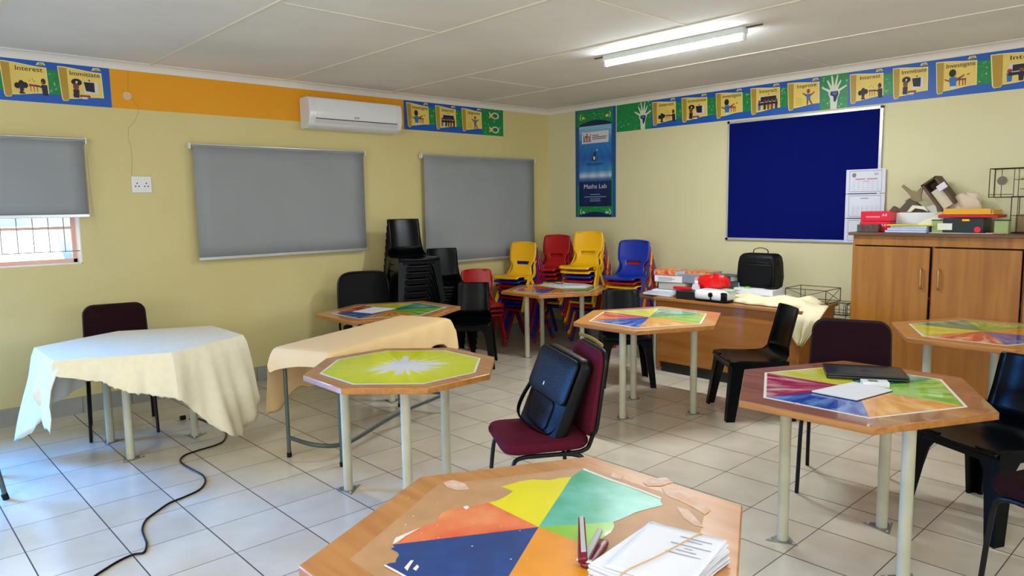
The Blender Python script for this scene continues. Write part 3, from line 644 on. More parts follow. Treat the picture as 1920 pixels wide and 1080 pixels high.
# ============================================================ HEXAGON TABLES
HZ = .73
def burst_mat(name, base, pale, ctr=(0, 0)):   # printed colour with streaks running out from the middle
    if name in MATS: return MATS[name]
    m = mat(name, base, .22, coat=.5); N, L = nodes(m); b = N['Principled BSDF']
    tc = N.new('ShaderNodeTexCoord'); sp = N.new('ShaderNodeSeparateXYZ'); L.new(tc.outputs['Object'], sp.inputs[0])
    an = math_node(N, L, 'ARCTAN2', sp.outputs[1], sp.outputs[0])
    r = math_node(N, L, 'SQRT', math_node(N, L, 'ADD', math_node(N, L, 'MULTIPLY', sp.outputs[0], sp.outputs[0]), math_node(N, L, 'MULTIPLY', sp.outputs[1], sp.outputs[1])))
    cb = N.new('ShaderNodeCombineXYZ'); L.new(math_node(N, L, 'MULTIPLY', an, 4.), cb.inputs[0]); L.new(math_node(N, L, 'MULTIPLY', r, 3.), cb.inputs[1])
    n = N.new('ShaderNodeTexNoise'); n.inputs['Scale'].default_value = 1.6; n.inputs['Detail'].default_value = 4; L.new(cb.outputs[0], n.inputs['Vector'])
    f = math_node(N, L, 'MULTIPLY', math_node(N, L, 'SMOOTH_MIN', math_node(N, L, 'MULTIPLY_ADD', n.outputs[0], 5., -2.2), 1., .2), math_node(N, L, 'MULTIPLY', r, 2.2))
    f = math_node(N, L, 'MAXIMUM', math_node(N, L, 'MINIMUM', f, .9), 0.)
    L.new(mixc(N, L, f, lin(base), lin(pale)), b.inputs['Base Color']); return m
HC = [burst_mat('sector_blue', (14, 66, 158), (120, 160, 214)), burst_mat('sector_orange', (222, 142, 44), (240, 196, 120)), burst_mat('sector_lime', (112, 180, 26), (206, 224, 130)),
      burst_mat('sector_teal', (6, 138, 92), (150, 210, 190)), burst_mat('sector_yellow', (218, 214, 30), (232, 232, 160)), burst_mat('sector_red', (206, 58, 34), (236, 196, 160))]
HCR = list(HC); HCR[5] = burst_mat('sector_crimson', (176, 20, 66), (226, 200, 190))
HEX = [(.57, 0), (.285, .56), (-.285, .56), (-.57, 0), (-.285, -.56), (.285, -.56)]
M_RIM = mat('print_white_rim', (226, 222, 214), .35)
def table_base(t, legs, H, th=.032):
    for a, b in legs:
        mb = MB(); mb.cyl((a, b, (H-th)/2), .026, H-th-.004, 20); lg = mb.build('leg', M_TUBE, t)
        g = math.atan2(b, a); mb = MB(); mb.prism([(a+.085*math.cos(g+k*2*PI/3), b+.085*math.sin(g+k*2*PI/3)) for k in (0, 1, 2)], 0, .004); pl = mb.build('floor_plate', M_PLATE, lg, bevel=.001)
        for k in range(3): mb = MB(); mb.cyl((a+.06*math.cos(g+k*2*PI/3), b+.06*math.sin(g+k*2*PI/3), .007), .006, .008, 8); mb.build('bolt', M_ALU, lg)
def hex_table(c, label, rot=0, up=True, H=HZ, cols=HC, graphic=True, legs=None, top=M_WOOD, name='hexagonal_table', shp=HEX):
    t = thing(name, label, 'table', (c[0], c[1], 0), group=None)
    mb = MB(); mb.prism(shp, H-.032, H-.004, M_EDGE); mb.prism(shp, H-.004, H, top); mb.build('tabletop', None, t, bevel=.004)
    s = 1 if up else -1
    legs = legs or [(-.28, -.16*s), (.28, -.16*s), (0, .31*s)]
    table_base(t, legs, H)
    if graphic:
        mb = MB(); k = .80; mb.prism([(x*k, y*k) for x, y in shp], 0, .0008, M_RIM)
        k = .775; n = 6
        for i in range(6):   # sector i: 0 = towards the front wall, counter-clockwise
            p, q = HEX[(4+i) % 6], HEX[(5+i) % 6]
            mb.add([(0, 0, .0013), (p[0]*k, p[1]*k, .0013), (q[0]*k, q[1]*k, .0013)], [(0, 1, 2)], cols[(i-rot) % 6])
        g = mb.build('colour_wheel_print', None, t, smooth=False); g.location = (0, 0, H)
    return t
hex_table((3.19, -2.19), 'hexagonal table with a full colour wheel in front of the teacher desk', legs=[(.0, -.33), (-.276, .165), (.308, .142)])
hex_table((5.17, -3.29), 'hexagonal table holding the black laptop', cols=HCR, top=wood('table_wood_dark', (172, 112, 66), (140, 84, 46), .22, 'X', 1.4, .6), legs=[(-.213, -.255), (.064, .216), (.316, -.25)])
hex_table((5.18, -1.24), 'hexagonal table in front of the cupboard, cut off by the right frame edge', rot=1)
hex_table((1.20, -1.12), 'hexagonal table by the corner with a painted paper chart on it', H=.71, legs=[(-.093, -.368), (-.296, .064), (.22, .15)])
hex_table((1.22, -3.26), 'hexagonal table half hidden behind the peach covered table, by the black chair stack', H=.715, legs=[(.297, -.206), (-.25, -.2), (0, .32)])
hex_table((1.30, -5.28), 'hexagonal table under the cream lace-edged cloth', graphic=False, legs=[(-.329, -.162), (.157, -.164), (-.031, .308)])
# worn front table with the torn print
FT = hex_table((5.165, -5.385), 'worn hexagonal table with torn colour print in the foreground', graphic=False, legs=[(-.2, .2), (.25, .15), (0, -.3)], shp=[(.58, .0), (.30, .53), (-.285, .53), (-.55, 0), (-.285, -.56), (.285, -.56)])
def torn_print():
    o = Vector((5.165, -5.385, HZ)); A = lambda *P: [tuple((atz(x, y, HZ)-o)[:2]) for x, y in P]
    glue = mat('glue_residue', (186, 142, 98), .5, var=.16, scale=10); N, L = nodes(glue)
    mb = MB(); k = .80; mb.prism([(x*k, y*k) for x, y in HEX], 0, .0005, glue); r = mb.build('glue_patch', None, FT, smooth=False); r.location = (.005, -.005, HZ)
    C0 = (1010, 989)
    P = {'yellow': [C0, (915.8, 943), (930, 940), (943.3, 934), (955, 927), (961.7, 921.6), (950, 917), (938.8, 913.3), (954.8, 908.8), (975, 903), (998, 899.6), (1030, 901), (1050, 897), (1071.7, 895)],
         'red': [C0, (915.8, 943), (900, 947), (874.6, 952.3), (850, 954), (828.8, 961.5), (822, 970), (819.6, 979.8), (800, 985), (787.5, 991), (765, 1000), (741.7, 1009.6), (739, 1015), (736, 1022)],
         'blue': [C0, (736, 1022), (740, 1026), (733, 1030), (745, 1036), (748.5, 1041.7), (743, 1049), (741.7, 1055.4), (730, 1057), (723, 1060), (745, 1070), (760, 1080), (800, 1105), (850, 1135), (905, 1140), (954.8, 1080)],
         'teal': [C0, (1071.7, 895), (1085, 885), (1094.6, 879), (1118, 887), (1140, 897), (1170, 907), (1200, 918), (1222, 926), (1241, 934), (1238, 941), (1243.5, 947.7), (1215, 955), (1190, 962), (1170, 972), (1149.6, 979.8)],
         'lime': [C0, (1149.6, 979.8), (1152, 988), (1148, 996), (1130, 1010), (1108, 1025.6)],
         'orange': [C0, (1108, 1025.6), (1118, 1042), (1126, 1058), (1125, 1090), (1060, 1150), (960, 1170), (905, 1140), (954.8, 1080)]}
    cols = dict(blue=mat('torn_blue', (12, 62, 134), .25, var=.25, scale=12, coat=.4), orange=mat('torn_orange', (226, 146, 34), .3, var=.12, scale=9, coat=.3), lime=mat('torn_lime', (132, 186, 40), .3, var=.1, scale=9, coat=.3),
                teal=mat('torn_teal', (8, 146, 100), .3, rgb2=(96, 184, 164), scale=7, coat=.3), yellow=mat('torn_yellow', (226, 214, 14), .3, var=.06, scale=6, coat=.3), red=mat('torn_red', (206, 52, 22), .35, rgb2=(226, 150, 96), scale=4.5))
    mb = MB()
    for i, (k, v) in enumerate(P.items()): poly(mb, A(*v), .0012+.0001*i, cols[k])
    m = mb.build('torn_colour_print', None, FT, smooth=False); m.location = (0, 0, HZ)
    mb = MB(); wh = mat('torn_paper_white', (222, 216, 208), .8)   # bare torn edges, paint specks and scuffs
    for q in ([(736, 1022), (741.7, 1009.6), (765, 1000), (790, 990), (760, 1007), (745, 1018)], [(1094, 879), (1140, 897), (1200, 918), (1241, 934), (1238, 937), (1195, 920), (1138, 900), (1093, 882)], [(723, 1060), (760, 1080), (800, 1105), (797, 1108), (752, 1080), (719, 1062)],
              [(868, 952), (876, 949), (880, 953), (874, 957)], [(758, 1066), (770, 1052), (776, 1052), (768, 1064), (764, 1072)], [(774, 1068), (782, 1060), (786, 1064), (780, 1072)]): poly(mb, A(*q), .0022, wh)
    for k in range(14):
        x, y = random.uniform(760, 1000), random.uniform(930, 1070); d = random.uniform(.5, 1.4)
        poly(mb, A((x-d*1.6, y), (x, y-d*.7), (x+d*1.6, y), (x, y+d*.7)), .0021, wh)
    sm = mat('paint_smear', (214, 192, 176), .6, rgb2=(206, 160, 126), scale=26)
    for q in ([(1205, 905), (1222, 897), (1250, 896), (1262, 905), (1240, 912), (1215, 912)], [(1240, 915), (1275, 918), (1300, 930), (1318, 944), (1332, 958), (1322, 966), (1300, 952), (1270, 938), (1250, 930)], [(1268, 950), (1290, 956), (1305, 972), (1320, 990), (1300, 985), (1280, 970)],
              [(1148, 886), (1170, 892), (1164, 900), (1146, 894)], [(830, 905), (850, 900), (872, 908), (880, 918), (856, 920), (838, 914)]): poly(mb, A(*q), .0014, sm)
    m = mb.build('scuffs', None, FT, smooth=False); m.location = (0, 0, HZ); m['kind'] = 'stuff'
torn_print()
# octagonal yellow table
def octa():
    H = HZ; t = thing('octagonal_table', 'octagonal table with a yellow and white sunburst print', 'table', (3.20, -4.48, 0))
    f = lambda a, b: [(b, -a), (a, -b), (a, b), (b, a), (-b, a), (-a, b), (-a, -b), (-b, -a)]
    mb = MB(); mb.prism(f(.50, .20), H-.032, H-.004, M_EDGE); mb.prism(f(.50, .20), H-.004, H, M_WOOD); mb.build('tabletop', None, t, bevel=.004)
    table_base(t, [(-.27, -.22), (.25, -.165), (.03, .26)], H)
    m = mat('sunburst_print', (190, 200, 0), .25, coat=.4); N, L = nodes(m); b = N['Principled BSDF']; tc = N.new('ShaderNodeTexCoord'); sp = N.new('ShaderNodeSeparateXYZ'); L.new(tc.outputs['Object'], sp.inputs[0])
    an = math_node(N, L, 'ARCTAN2', sp.outputs[1], sp.outputs[0]); r = math_node(N, L, 'SQRT', math_node(N, L, 'ADD', math_node(N, L, 'MULTIPLY', sp.outputs[0], sp.outputs[0]), math_node(N, L, 'MULTIPLY', sp.outputs[1], sp.outputs[1])))
    cb = N.new('ShaderNodeCombineXYZ'); L.new(math_node(N, L, 'COSINE', an), cb.inputs[0]); L.new(math_node(N, L, 'SINE', an), cb.inputs[1])
    n = N.new('ShaderNodeTexNoise'); n.inputs['Scale'].default_value = 5.5; n.inputs['Detail'].default_value = 6; L.new(cb.outputs[0], n.inputs['Vector'])
    q = math_node(N, L, 'SUBTRACT', r, math_node(N, L, 'MULTIPLY_ADD', n.outputs[0], .50, -.125))
    rp = N.new('ShaderNodeValToRGB'); cr = rp.color_ramp; cr.elements[0].position = 0; cr.elements[0].color = (*lin((232, 232, 240)), 1); cr.elements[1].position = 1; cr.elements[1].color = (*lin((190, 204, 0)), 1)
    for p_, c_ in ((.10, (236, 236, 228)), (.20, (226, 228, 60)), (.42, (222, 222, 0)), (.7, (206, 214, 0))): e = cr.elements.new(p_); e.color = (*lin(c_), 1)
    L.new(math_node(N, L, 'MULTIPLY_ADD', q, 2.0, .08), rp.inputs[0]); L.new(rp.outputs[0], b.inputs['Base Color'])
    mb = MB(); mb.prism(f(.42, .17), 0, .0008, M_RIM); poly(mb, f(.408, .165), .0013, m); g = mb.build('sunburst_print', None, t, smooth=False); g.location = (0, 0, H)
octa()

# ============================================================ CLOTHS AND PEACH COVERED TABLE
M_CLOTHC = mat('cream_tablecloth', (238, 230, 202), .85, var=.05, scale=25, bump=.12, bscale=160)
M_CLOTHP = mat('peach_tablecloth', (232, 198, 144), .9, bump=.1, bscale=500)
def white_cloth():
    c = Vector((1.30, -5.28)); H = HZ+.006
    keys = [(-180, .30), (-150, .34), (-128, .46), (-118, .62), (-106, .56), (-92, .42), (-84, .20), (-72, .40), (-66, .44), (-60, .09), (-40, .15), (-15, .24), (0, .28), (12, .40), (28, .60), (40, .64), (52, .58), (70, .42), (95, .30), (120, .26), (150, .28), (180, .30)]
    def drop(g):
        for (a, p), (b, q) in zip(keys, keys[1:]):
            if a <= g <= b: return p+(q-p)*(g-a)/(b-a)
    def hexr(g):
        d = Vector((math.cos(g), math.sin(g))); best = 9
        for i in range(6):
            p, q = Vector(HEX[i]), Vector(HEX[(i+1) % 6]); e = q-p; den = d.x*e.y-d.y*e.x
            if abs(den) > 1e-6:
                t = (p.x*e.y-p.y*e.x)/den
                if t > 0: best = min(best, t)
        return best*1.012
    n = 240; rings = []
    for fr in (.12, .35, .7, .93, 1.0): rings.append([(c.x+hexr(g)*fr*math.cos(g), c.y+hexr(g)*fr*math.sin(g), H+.0012*fr*math.sin(3*g+fr*9)) for g in [(-PI+2*PI*k/n) for k in range(n)]])
    for j in range(1, 13):
        q = j/12; R = []
        for k in range(n):
            g = -PI+2*PI*k/n; dg = math.degrees(g); dr = drop(dg)
            if j == 12: dr -= .012*abs(math.sin(g*46))
            fold = .018*math.sin(g*13+1.3)+.010*math.sin(g*29)
            out = .012+q*(.05+fold*1.3)*min(1, dr/.2)+q*.10*max(0, dr-.4)/.25+.012*math.sin(q*4+g*7)*q
            rr = hexr(g)+out; R.append((c.x+rr*math.cos(g), c.y+rr*math.sin(g), H-dr*q**1.0-.004))
        rings.append(R)
    mb = MB(); mb.v = []; mb.loft(rings, caps=False); b0 = len(mb.v)
    mb.add([], []); mb.v.append((c.x, c.y, H)); mb.f += [(k, (k+1) % n, b0) for k in range(n)]; mb.mi += [0]*n
    tag(mb.build('tablecloth', M_CLOTHC, None, solid=.0018, off=1), 'cream scalloped-edge tablecloth draped over the table at the left', 'tablecloth')
white_cloth()
def peach():
    d = Vector((-.365, .931)).normalized(); wv = Vector((d.y, -d.x)); c0 = Vector((2.39, -4.66)); L_ = 1.36; H = .735; hw = .235
    t = thing('steel_frame_table', 'rectangular table on a grey steel frame under the peach cloth', 'table')
    P = lambda s, w, z: (c0.x+d.x*s+wv.x*w, c0.y+d.y*s+wv.y*w, z)
    mb = MB(); mb.add([P(s, w, z) for z in (H-.02, H) for s in (0, L_) for w in (-hw+.015, hw-.018)], [(0, 1, 3, 2), (4, 6, 7, 5), (0, 4, 5, 1), (2, 3, 7, 6), (0, 2, 6, 4), (1, 5, 7, 3)]); mb.build('tabletop', M_CUP, t)
    st = mat('grey_green_steel', (88, 100, 98), .35, metal=.5)
    for s in (.05, L_-.05):
        for w in (-hw+.02, hw-.02):
            mb = MB(); mb.tube([P(s, w, .02), P(s, w, H-.02)], .0125, 10); l = mb.build('leg', st, t)
            mb = MB(); mb.tube([P(s, w, 0), P(s, w, .03)], .016, 10); mb.build('rubber_foot', M_BLACKM, l)
    mb = MB(); mb.tube(catmull([P(.05, -hw+.02, .13), P(.07, -.02, .10), P(.16, .10, .085), P(.30, .13, .09), P(.8, .12, .12), P(L_-.05, hw-.02, .15)], 8), .011, 8, flat=1.4); mb.build('stretcher', st, t)
    mb = MB(); mb.tube([P(L_-.05, -hw+.02, .15), P(L_-.05, hw-.02, .15)], .011, 8); mb.build('stretcher', st, t)
    # cloth: rows run across the table
    rows = []; ns, nw = 30, 11
    for i in range(ns+1):
        s = -.03+(L_+.06)*i/ns; R = []
        near = max(0, 1-i/7.); far = max(0, (i-ns+3)/3.)
        dl = .34+.10*near+.03*math.sin(i*.9); dr = .19+.02*math.sin(i*.7)+.05*far-.05*max(0, 1-abs(i-8)/5)
        zt = H+.007
        for k, (w, z) in enumerate(((-hw-.05, -dl), (-hw-.04, -dl*.7), (-hw-.03, -dl*.4), (-hw-.02, -dl*.15), (-hw-.005, -.01), (-hw+.02, 0), (-hw*.5, 0), (0, 0), (hw*.5, 0), (hw-.02, 0), (hw+.008, -.012), (hw+.018, -dr*.3), (hw+.022+.006*math.sin(i*1.9), -dr*.65), (hw+.024+.010*math.sin(i*1.5), -dr))):
            fold = .008*math.sin(i*1.3+k)*(1 if k < 4 or k > 10 else 0)
            R.append(P(s, w+fold, zt+z+(.0015*math.sin(i*2.2+w*20))))
        rows.append(R)
    endn = []; dn = lambda k: (.10 if k > 7 else .10+.17*(7-k)/7)
    for q in (.35, .7, 1.0):
        R = []
        for k, p in enumerate(rows[0]):
            v = Vector(p); top = 5 <= k <= 9; R.append(tuple(v-Vector((d.x, d.y, 0))*(.012+.02*q+.006*math.sin(k*2.1))-Vector((0, 0, q*(dn(k) if 3 < k < 11 else .02)))))
        endn.append(R)
    endf = []
    for q in (.35, .7, 1.0):
        endf.append([tuple(Vector(p)+Vector((d.x, d.y, 0))*(.012+.03*q)-Vector((0, 0, q*(.14 if 3 < k < 11 else .0)))) for k, p in enumerate(rows[-1])])
    mb = MB(); mb.grid(endn[::-1]+rows+endf)
    tag(mb.build('tablecloth', M_CLOTHP, None, solid=.0018, off=1, sub=1), 'peach cotton cloth draped lengthwise over the rectangular table', 'tablecloth')
peach()
def edge_table():
    t = thing('steel_leg_desk', 'grey-green steel desk leg standing at the left frame edge', 'desk', (1.672, -6.148, 0)); st = mat('grey_green_steel', (88, 100, 98), .35, metal=.5)
    mb = MB(); mb.box((-.27, -.42, .60), (.46, .64, .022)); mb.build('desktop', M_CUP, t, bevel=.003)
    for a, b, q in ((0, 0, -1), (0, -.84, 1), (-.5, -.84, 1), (-.5, 0, -1)):
        mb = MB(); mb.tube([(a, b, .0), (a-.02, b+.09*q, .59)], .0135, 10); l = mb.build('leg', st, t)
        mb = MB(); mb.tube([(a, b, 0), (a-.002, b+.008*q, .035)], .017, 10); mb.build('rubber_foot', M_BLACKM, l)
edge_table()

# ============================================================ CHAIRS (front faces local -y)
def kid_chair(col):
    t = thing('school_chair', 'x', 'chair'); nx = 14; KW = 1.08
    prof = [(-.195, .372, .165), (-.19, .388, .172), (-.165, .398, .178), (-.10, .398, .182), (-.03, .392, .182), (.04, .392, .176), (.09, .402, .162), (.125, .425, .145), (.145, .46, .130), (.155, .495, .126), (.162, .512, .128), (.170, .55, .150), (.172, .556, .168), (.182, .62, .176), (.192, .69, .176), (.200, .745, .170), (.203, .768, .155), (.204, .782, .125)]
    G = []
    for i, (y, z, w) in enumerate(prof):
        R = []
        for j in range(nx+1):
            u = -1+2*j/nx; back = max(0, min(1, (i-6)/4))
            yy = y-back*.030*u*u; zz = z-(1-back)*.010*(1-u*u)*(1 if 1 < i < 7 else .3)
            if i == len(prof)-1: zz = z-.014*u*u
            R.append((w*u*KW, yy, zz))
        G.append(R)
    mb = MB(); mb.grid(G, skip=lambda i, j: i in (10,) and 3 <= j <= nx-4)
    mb.build('seat_shell', col, t, solid=.011, off=0)
    for s in (-1, 1):
        mb = MB(); mb.bar((s*KW*.176, .02, .385), (s*KW*.197, -.150, .0), (.020, .050), (.026, .032), (1, 0, 0)); mb.build('leg', col, t, bevel=.004)
        mb = MB(); mb.bar((s*KW*.176, .035, .375), (s*KW*.200, .235, .0), (.020, .046), (.026, .032), (1, 0, 0)); mb.build('leg', col, t, bevel=.004)
        mb = MB()
        Q = catmull([(KW*s*.172, -.06, .375), (KW*s*.178, .06, .375), (KW*s*.172, .13, .415), (KW*s*.152, .162, .50), (KW*s*.166, .172, .56)], 4)
        for a, b in zip(Q, Q[1:]): mb.bar(a, b, (.018, .028), (.018, .028), (1, 0, 0))
        mb.build('side_rail', col, t)
    return t
PROTO = {}
def kid(colname, loc, rz, label, group=None):
    col = {'yellow': M_YEL, 'red': M_RED, 'blue': M_BLU}[colname]
    if colname not in PROTO: PROTO[colname] = kid_chair(col); o = PROTO[colname]
    else: o = dup(PROTO[colname])
    o.location = loc; o.rotation_euler = (0, 0, rz); tag(o, label, 'chair', group); return o
def stack(base, rz, cols, where, dz=.048, dy=-.028):
    n = len(cols); f = Vector((math.sin(rz), -math.cos(rz), 0))
    for k, c in enumerate(cols):
        p = Vector(base)+f*(-dy)*k+Vector((0, 0, dz*k))
        if k == n-1: lb = '%s plastic school chair on top of the %s' % (c, where)
        else:
            same = [i for i, q in enumerate(cols[::-1]) if q == c and i > 0]; j = same.index(n-1-k)
            below = 'right under the top chair' if k == n-2 else ('at the bottom' if k == 0 else '%s from the top' % ['', '', 'third', 'fourth', 'fifth', 'sixth', 'seventh', 'eighth', 'ninth', 'tenth', 'eleventh', 'twelfth'][n-1-k])
            lb = '%s chair %s of the %s' % (c, below, where)
        kid(c, p, rz, lb, 'stacked coloured school chairs')
B_, R_, Y_ = 'blue', 'red', 'yellow'
stack((1.64, -.29, 0), .18, [R_, B_, Y_, R_, R_, B_, R_, Y_, R_, B_], 'stack beside the desk')
stack((1.02, -.32, 0), .24, [B_, R_, Y_, B_, R_, Y_, R_, R_, B_, Y_, Y_], 'stack under the poster', dz=.052)
stack((.50, -.31, 0), .20, [B_, Y_, B_, R_, Y_, B_, Y_, R_, R_, R_], 'stack in the room corner', dz=.052)
stack((.38, -.78, 0), .16, [R_, B_, B_, R_, B_, R_, R_, B_, Y_], 'stack in front of the corner blind', dz=.050)
stack((.30, -1.42, 0), 1.25, [R_, R_, R_], 'low all-red stack', dz=.052, dy=-.012)

def plastic_chair():
    t = thing('plastic_chair', 'x', 'chair'); nx = 12
    def shell(prof, a, b):
        G = []
        for i in range(a, b):
            y, z, w = prof[i]; back = max(0, min(1, (i-4)/3)); R = []
            for j in range(nx+1):
                u = -1+2*j/nx; R.append((w*u, y-back*.028*u*u*abs(u), z-(1-back)*.012*(1-u*u)*(1 if i > 0 else 0)))
            G.append(R)
        return G
    prof = [(-.215, .41, .205), (-.21, .437, .208), (-.15, .442, .212), (-.03, .436, .214), (.08, .434, .212), (.15, .446, .208), (.185, .48, .192), (.20, .54, .176), (.222, .64, .170), (.246, .75, .170), (.258, .805, .168), (.260, .815, .162)]
    mb = MB(); mb.grid(shell(prof, 0, 7)); mb.build('seat', M_BLACKP, t, solid=.010, off=0)
    mb = MB(); mb.grid(shell(prof, 6, 12)); mb.build('backrest', M_BLACKP, t, solid=.010, off=0)
    mb = MB(); mb.box((0, -.205, .405), (.34, .010, .05)); mb.box((0, .17, .405), (.32, .010, .05))
    for s in (-1, 1): mb.box((s*.207, -.01, .405), (.010, .34, .05))
    mb.build('apron', M_BLACKP, t, bevel=.002)
    for sx in (-1, 1):
        for sy in (-1, 1):
            y = -.205 if sy < 0 else .165; R = []
            for z, w, ox, oy in ((.44, .14, 0, 0), (.40, .125, .002, .002), (.34, .088, .006, .008), (.22, .073, .016, .022), (.0, .057, .034, .045)):
                x = sx*(.212+ox); yy = y+sy*oy; i = -sx*w*.85; j = -sy*w; th = .016
                R.append([(x, yy, z), (x+i, yy, z), (x+i, yy-sy*th, z), (x-sx*th, yy-sy*th, z), (x-sx*th, yy+j, z), (x, yy+j, z)])
            mb = MB(); mb.loft(R); mb.build('leg', M_BLACKP, t)
    return t
PC = plastic_chair(); PCn = [0]
def pchair(loc, rz, label, group=None):
    o = PC if PCn[0] == 0 else dup(PC); PCn[0] += 1; o.scale = (1, 1, 1)
    o.location = loc; o.rotation_euler = (0, 0, rz); tag(o, label, 'chair', group); return o
def face(x, y): return math.atan2(x, -y)       # rotation so that the front looks along (x, y)
pchair((3.79, -1.69, 0), face(-.68, -.73), 'black plastic chair standing side-on before the teacher desk').scale = (1.12, 1.12, 1)
pchair((2.50, -1.62, 0), face(.72, -.69), 'black plastic chair tucked behind the colour wheel table in the middle')
pchair((5.56, -2.58, 0), face(-.45, -.89), 'large black plastic chair at the right frame edge').scale = (1.1, 1.1, .98)
pchair((.93, -2.10, 0), face(.70, -.71), 'black plastic chair beside the far end of the peach covered table')
def black_stack(base, rz, n, where, dz=.067, sh=.022):
    f = Vector((math.sin(rz), -math.cos(rz), 0)); nm = ['top', 'second', 'third', 'fourth', 'fifth', 'sixth', 'seventh', 'eighth', 'ninth', 'tenth', 'eleventh', 'twelfth']
    for k in range(n):
        q = n-1-k; w = 'on top' if q == 0 else ('at the bottom' if k == 0 else nm[q]+' from the top')
        pchair(Vector(base)+f*sh*k+Vector((0, 0, dz*k)), rz, 'black plastic chair %s of the %s' % (w, where), 'stacked black plastic chairs')
black_stack((.36, -2.50, 0), face(.965, -.26), 11, 'tall black stack between the two blinds')
black_stack((.30, -1.93, 0), face(.93, -.36), 6, 'lower black stack under the corner blind', dz=.067)

def maroon_chair(m):
    t = thing('padded_chair', 'x', 'chair'); mb = MB()
    mb.pad(.44, .44, .06, .09, .022, wf=lambda v: 1+.05*(-v)); o = mb.build('seat', m, t); o.location = (0, -.01, .465)
    mb = MB(); mb.pad(.42, .42, .035, .07, .014, wf=lambda v: 1-.03*v); o = mb.build('backrest', m, t); o.location = (0, .235, .695); o.rotation_euler = (math.radians(90-9), 0, 0)
    mb = MB(); mb.pad(.435, .435, .022, .075, .008, wf=lambda v: 1-.03*v); o = mb.build('back_shell', M_BLACKM, t); o.location = (0, .253, .695); o.rotation_euler = (math.radians(90-9), 0, 0)
    for s in (-1, 1):
        mb = MB(); mb.tube(catmull([(s*.19, .275, .84), (s*.20, .243, .62), (s*.20, .20, .47), (s*.20, .17, .435), (s*.20, .10, .425), (s*.20, -.10, .425)], 5), .011, 8); mb.build('side_frame', M_BLACKM, t)
        mb = MB(); mb.tube(catmull([(s*.20, .02, .425), (s*.20, .12, .415), (s*.202, .17, .37), (s*.208, .215, .15), (s*.212, .25, .0)], 5), .011, 8); mb.build('leg', M_BLACKM, t)
        mb = MB(); mb.tube(catmull([(s*.20, -.02, .425), (s*.202, -.13, .425), (s*.203, -.18, .40), (s*.206, -.20, .30), (s*.212, -.225, .0)], 5), .011, 8); mb.build('leg', M_BLACKM, t)
    mb = MB(); mb.tube([(-.2, -.1, .425), (.2, -.1, .425)], .010, 8); mb.tube([(-.2, .1, .425), (.2, .1, .425)], .010, 8); mb.build('cross_tube', M_BLACKM, t)
    return t
mc1 = maroon_chair(M_MAROON); mc1.location = (4.01, -4.23, 0); mc1.rotation_euler = (0, 0, face(-.50, -.87)); tag(mc1, 'maroon padded chair with a black bag on its seat, in the middle of the room')
mb = MB(); mb.tube(catmull([(-.17, .273, .93), (0, .276, .937), (.17, .273, .93)], 5), .006, 6, flat=1.6); mb.build('gold_trim', mat('worn_gold_trim', (150, 124, 40), .4, metal=.6), mc1)
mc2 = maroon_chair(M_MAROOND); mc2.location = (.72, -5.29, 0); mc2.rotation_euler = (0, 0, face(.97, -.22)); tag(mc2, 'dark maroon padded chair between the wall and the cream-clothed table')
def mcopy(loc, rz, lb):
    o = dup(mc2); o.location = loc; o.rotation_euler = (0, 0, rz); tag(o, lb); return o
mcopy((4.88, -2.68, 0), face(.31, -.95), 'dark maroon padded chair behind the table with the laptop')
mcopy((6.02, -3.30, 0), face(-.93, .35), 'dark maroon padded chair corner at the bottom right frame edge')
def bag_on_chair():
    t = thing('shoulder_bag', 'black leatherette bag leaning on the maroon chair in the room centre', 'bag'); t.parent = None
    M = Matrix.Translation((4.01, -4.23, 0)) @ Matrix.Rotation(face(-.50, -.87), 4, 'Z') @ Matrix.Translation((-.01, .085, .655)) @ Matrix.Rotation(math.radians(13), 4, 'Z') @ Matrix.Rotation(math.radians(-21), 4, 'X') @ Matrix.Rotation(math.radians(5), 4, 'Y')
    t.matrix_world = M; lt = mat('black_leatherette', (7, 9, 12), .42, spec=.2, bump=.15, bscale=90)
    mb = MB(); mb.pad(.39, .47, .085, .05, .025); o = mb.build('bag_body', lt, t); o.rotation_euler = (PI/2, 0, 0)
    mb = MB(); mb.pad(.385, .23, .016, .04, .006); o = mb.build('flap', lt, t); o.rotation_euler = (PI/2, 0, 0); o.location = (0, -.055, .10)
    mb = MB(); mb.pad(.22, .15, .012, .03, .005); o = mb.build('front_pocket', lt, t); o.rotation_euler = (PI/2, 0, 0); o.location = (0, -.053, -.09)
    mb = MB(); mb.tube(catmull([(-.165, 0, .17), (-.185, -.03, .05), (-.19, -.06, -.08), (-.12, -.09, -.16), (.02, -.08, -.18), (.15, -.04, -.16), (.178, 0, .0)], 6), .012, 6, flat=.35); mb.build('strap', M_BLACKM, t)
    mb = MB(); mb.box((-.03, -.0655, .04), (.010, .003, .018)); mb.build('buckle', M_ALU, t)
bag_on_chair()
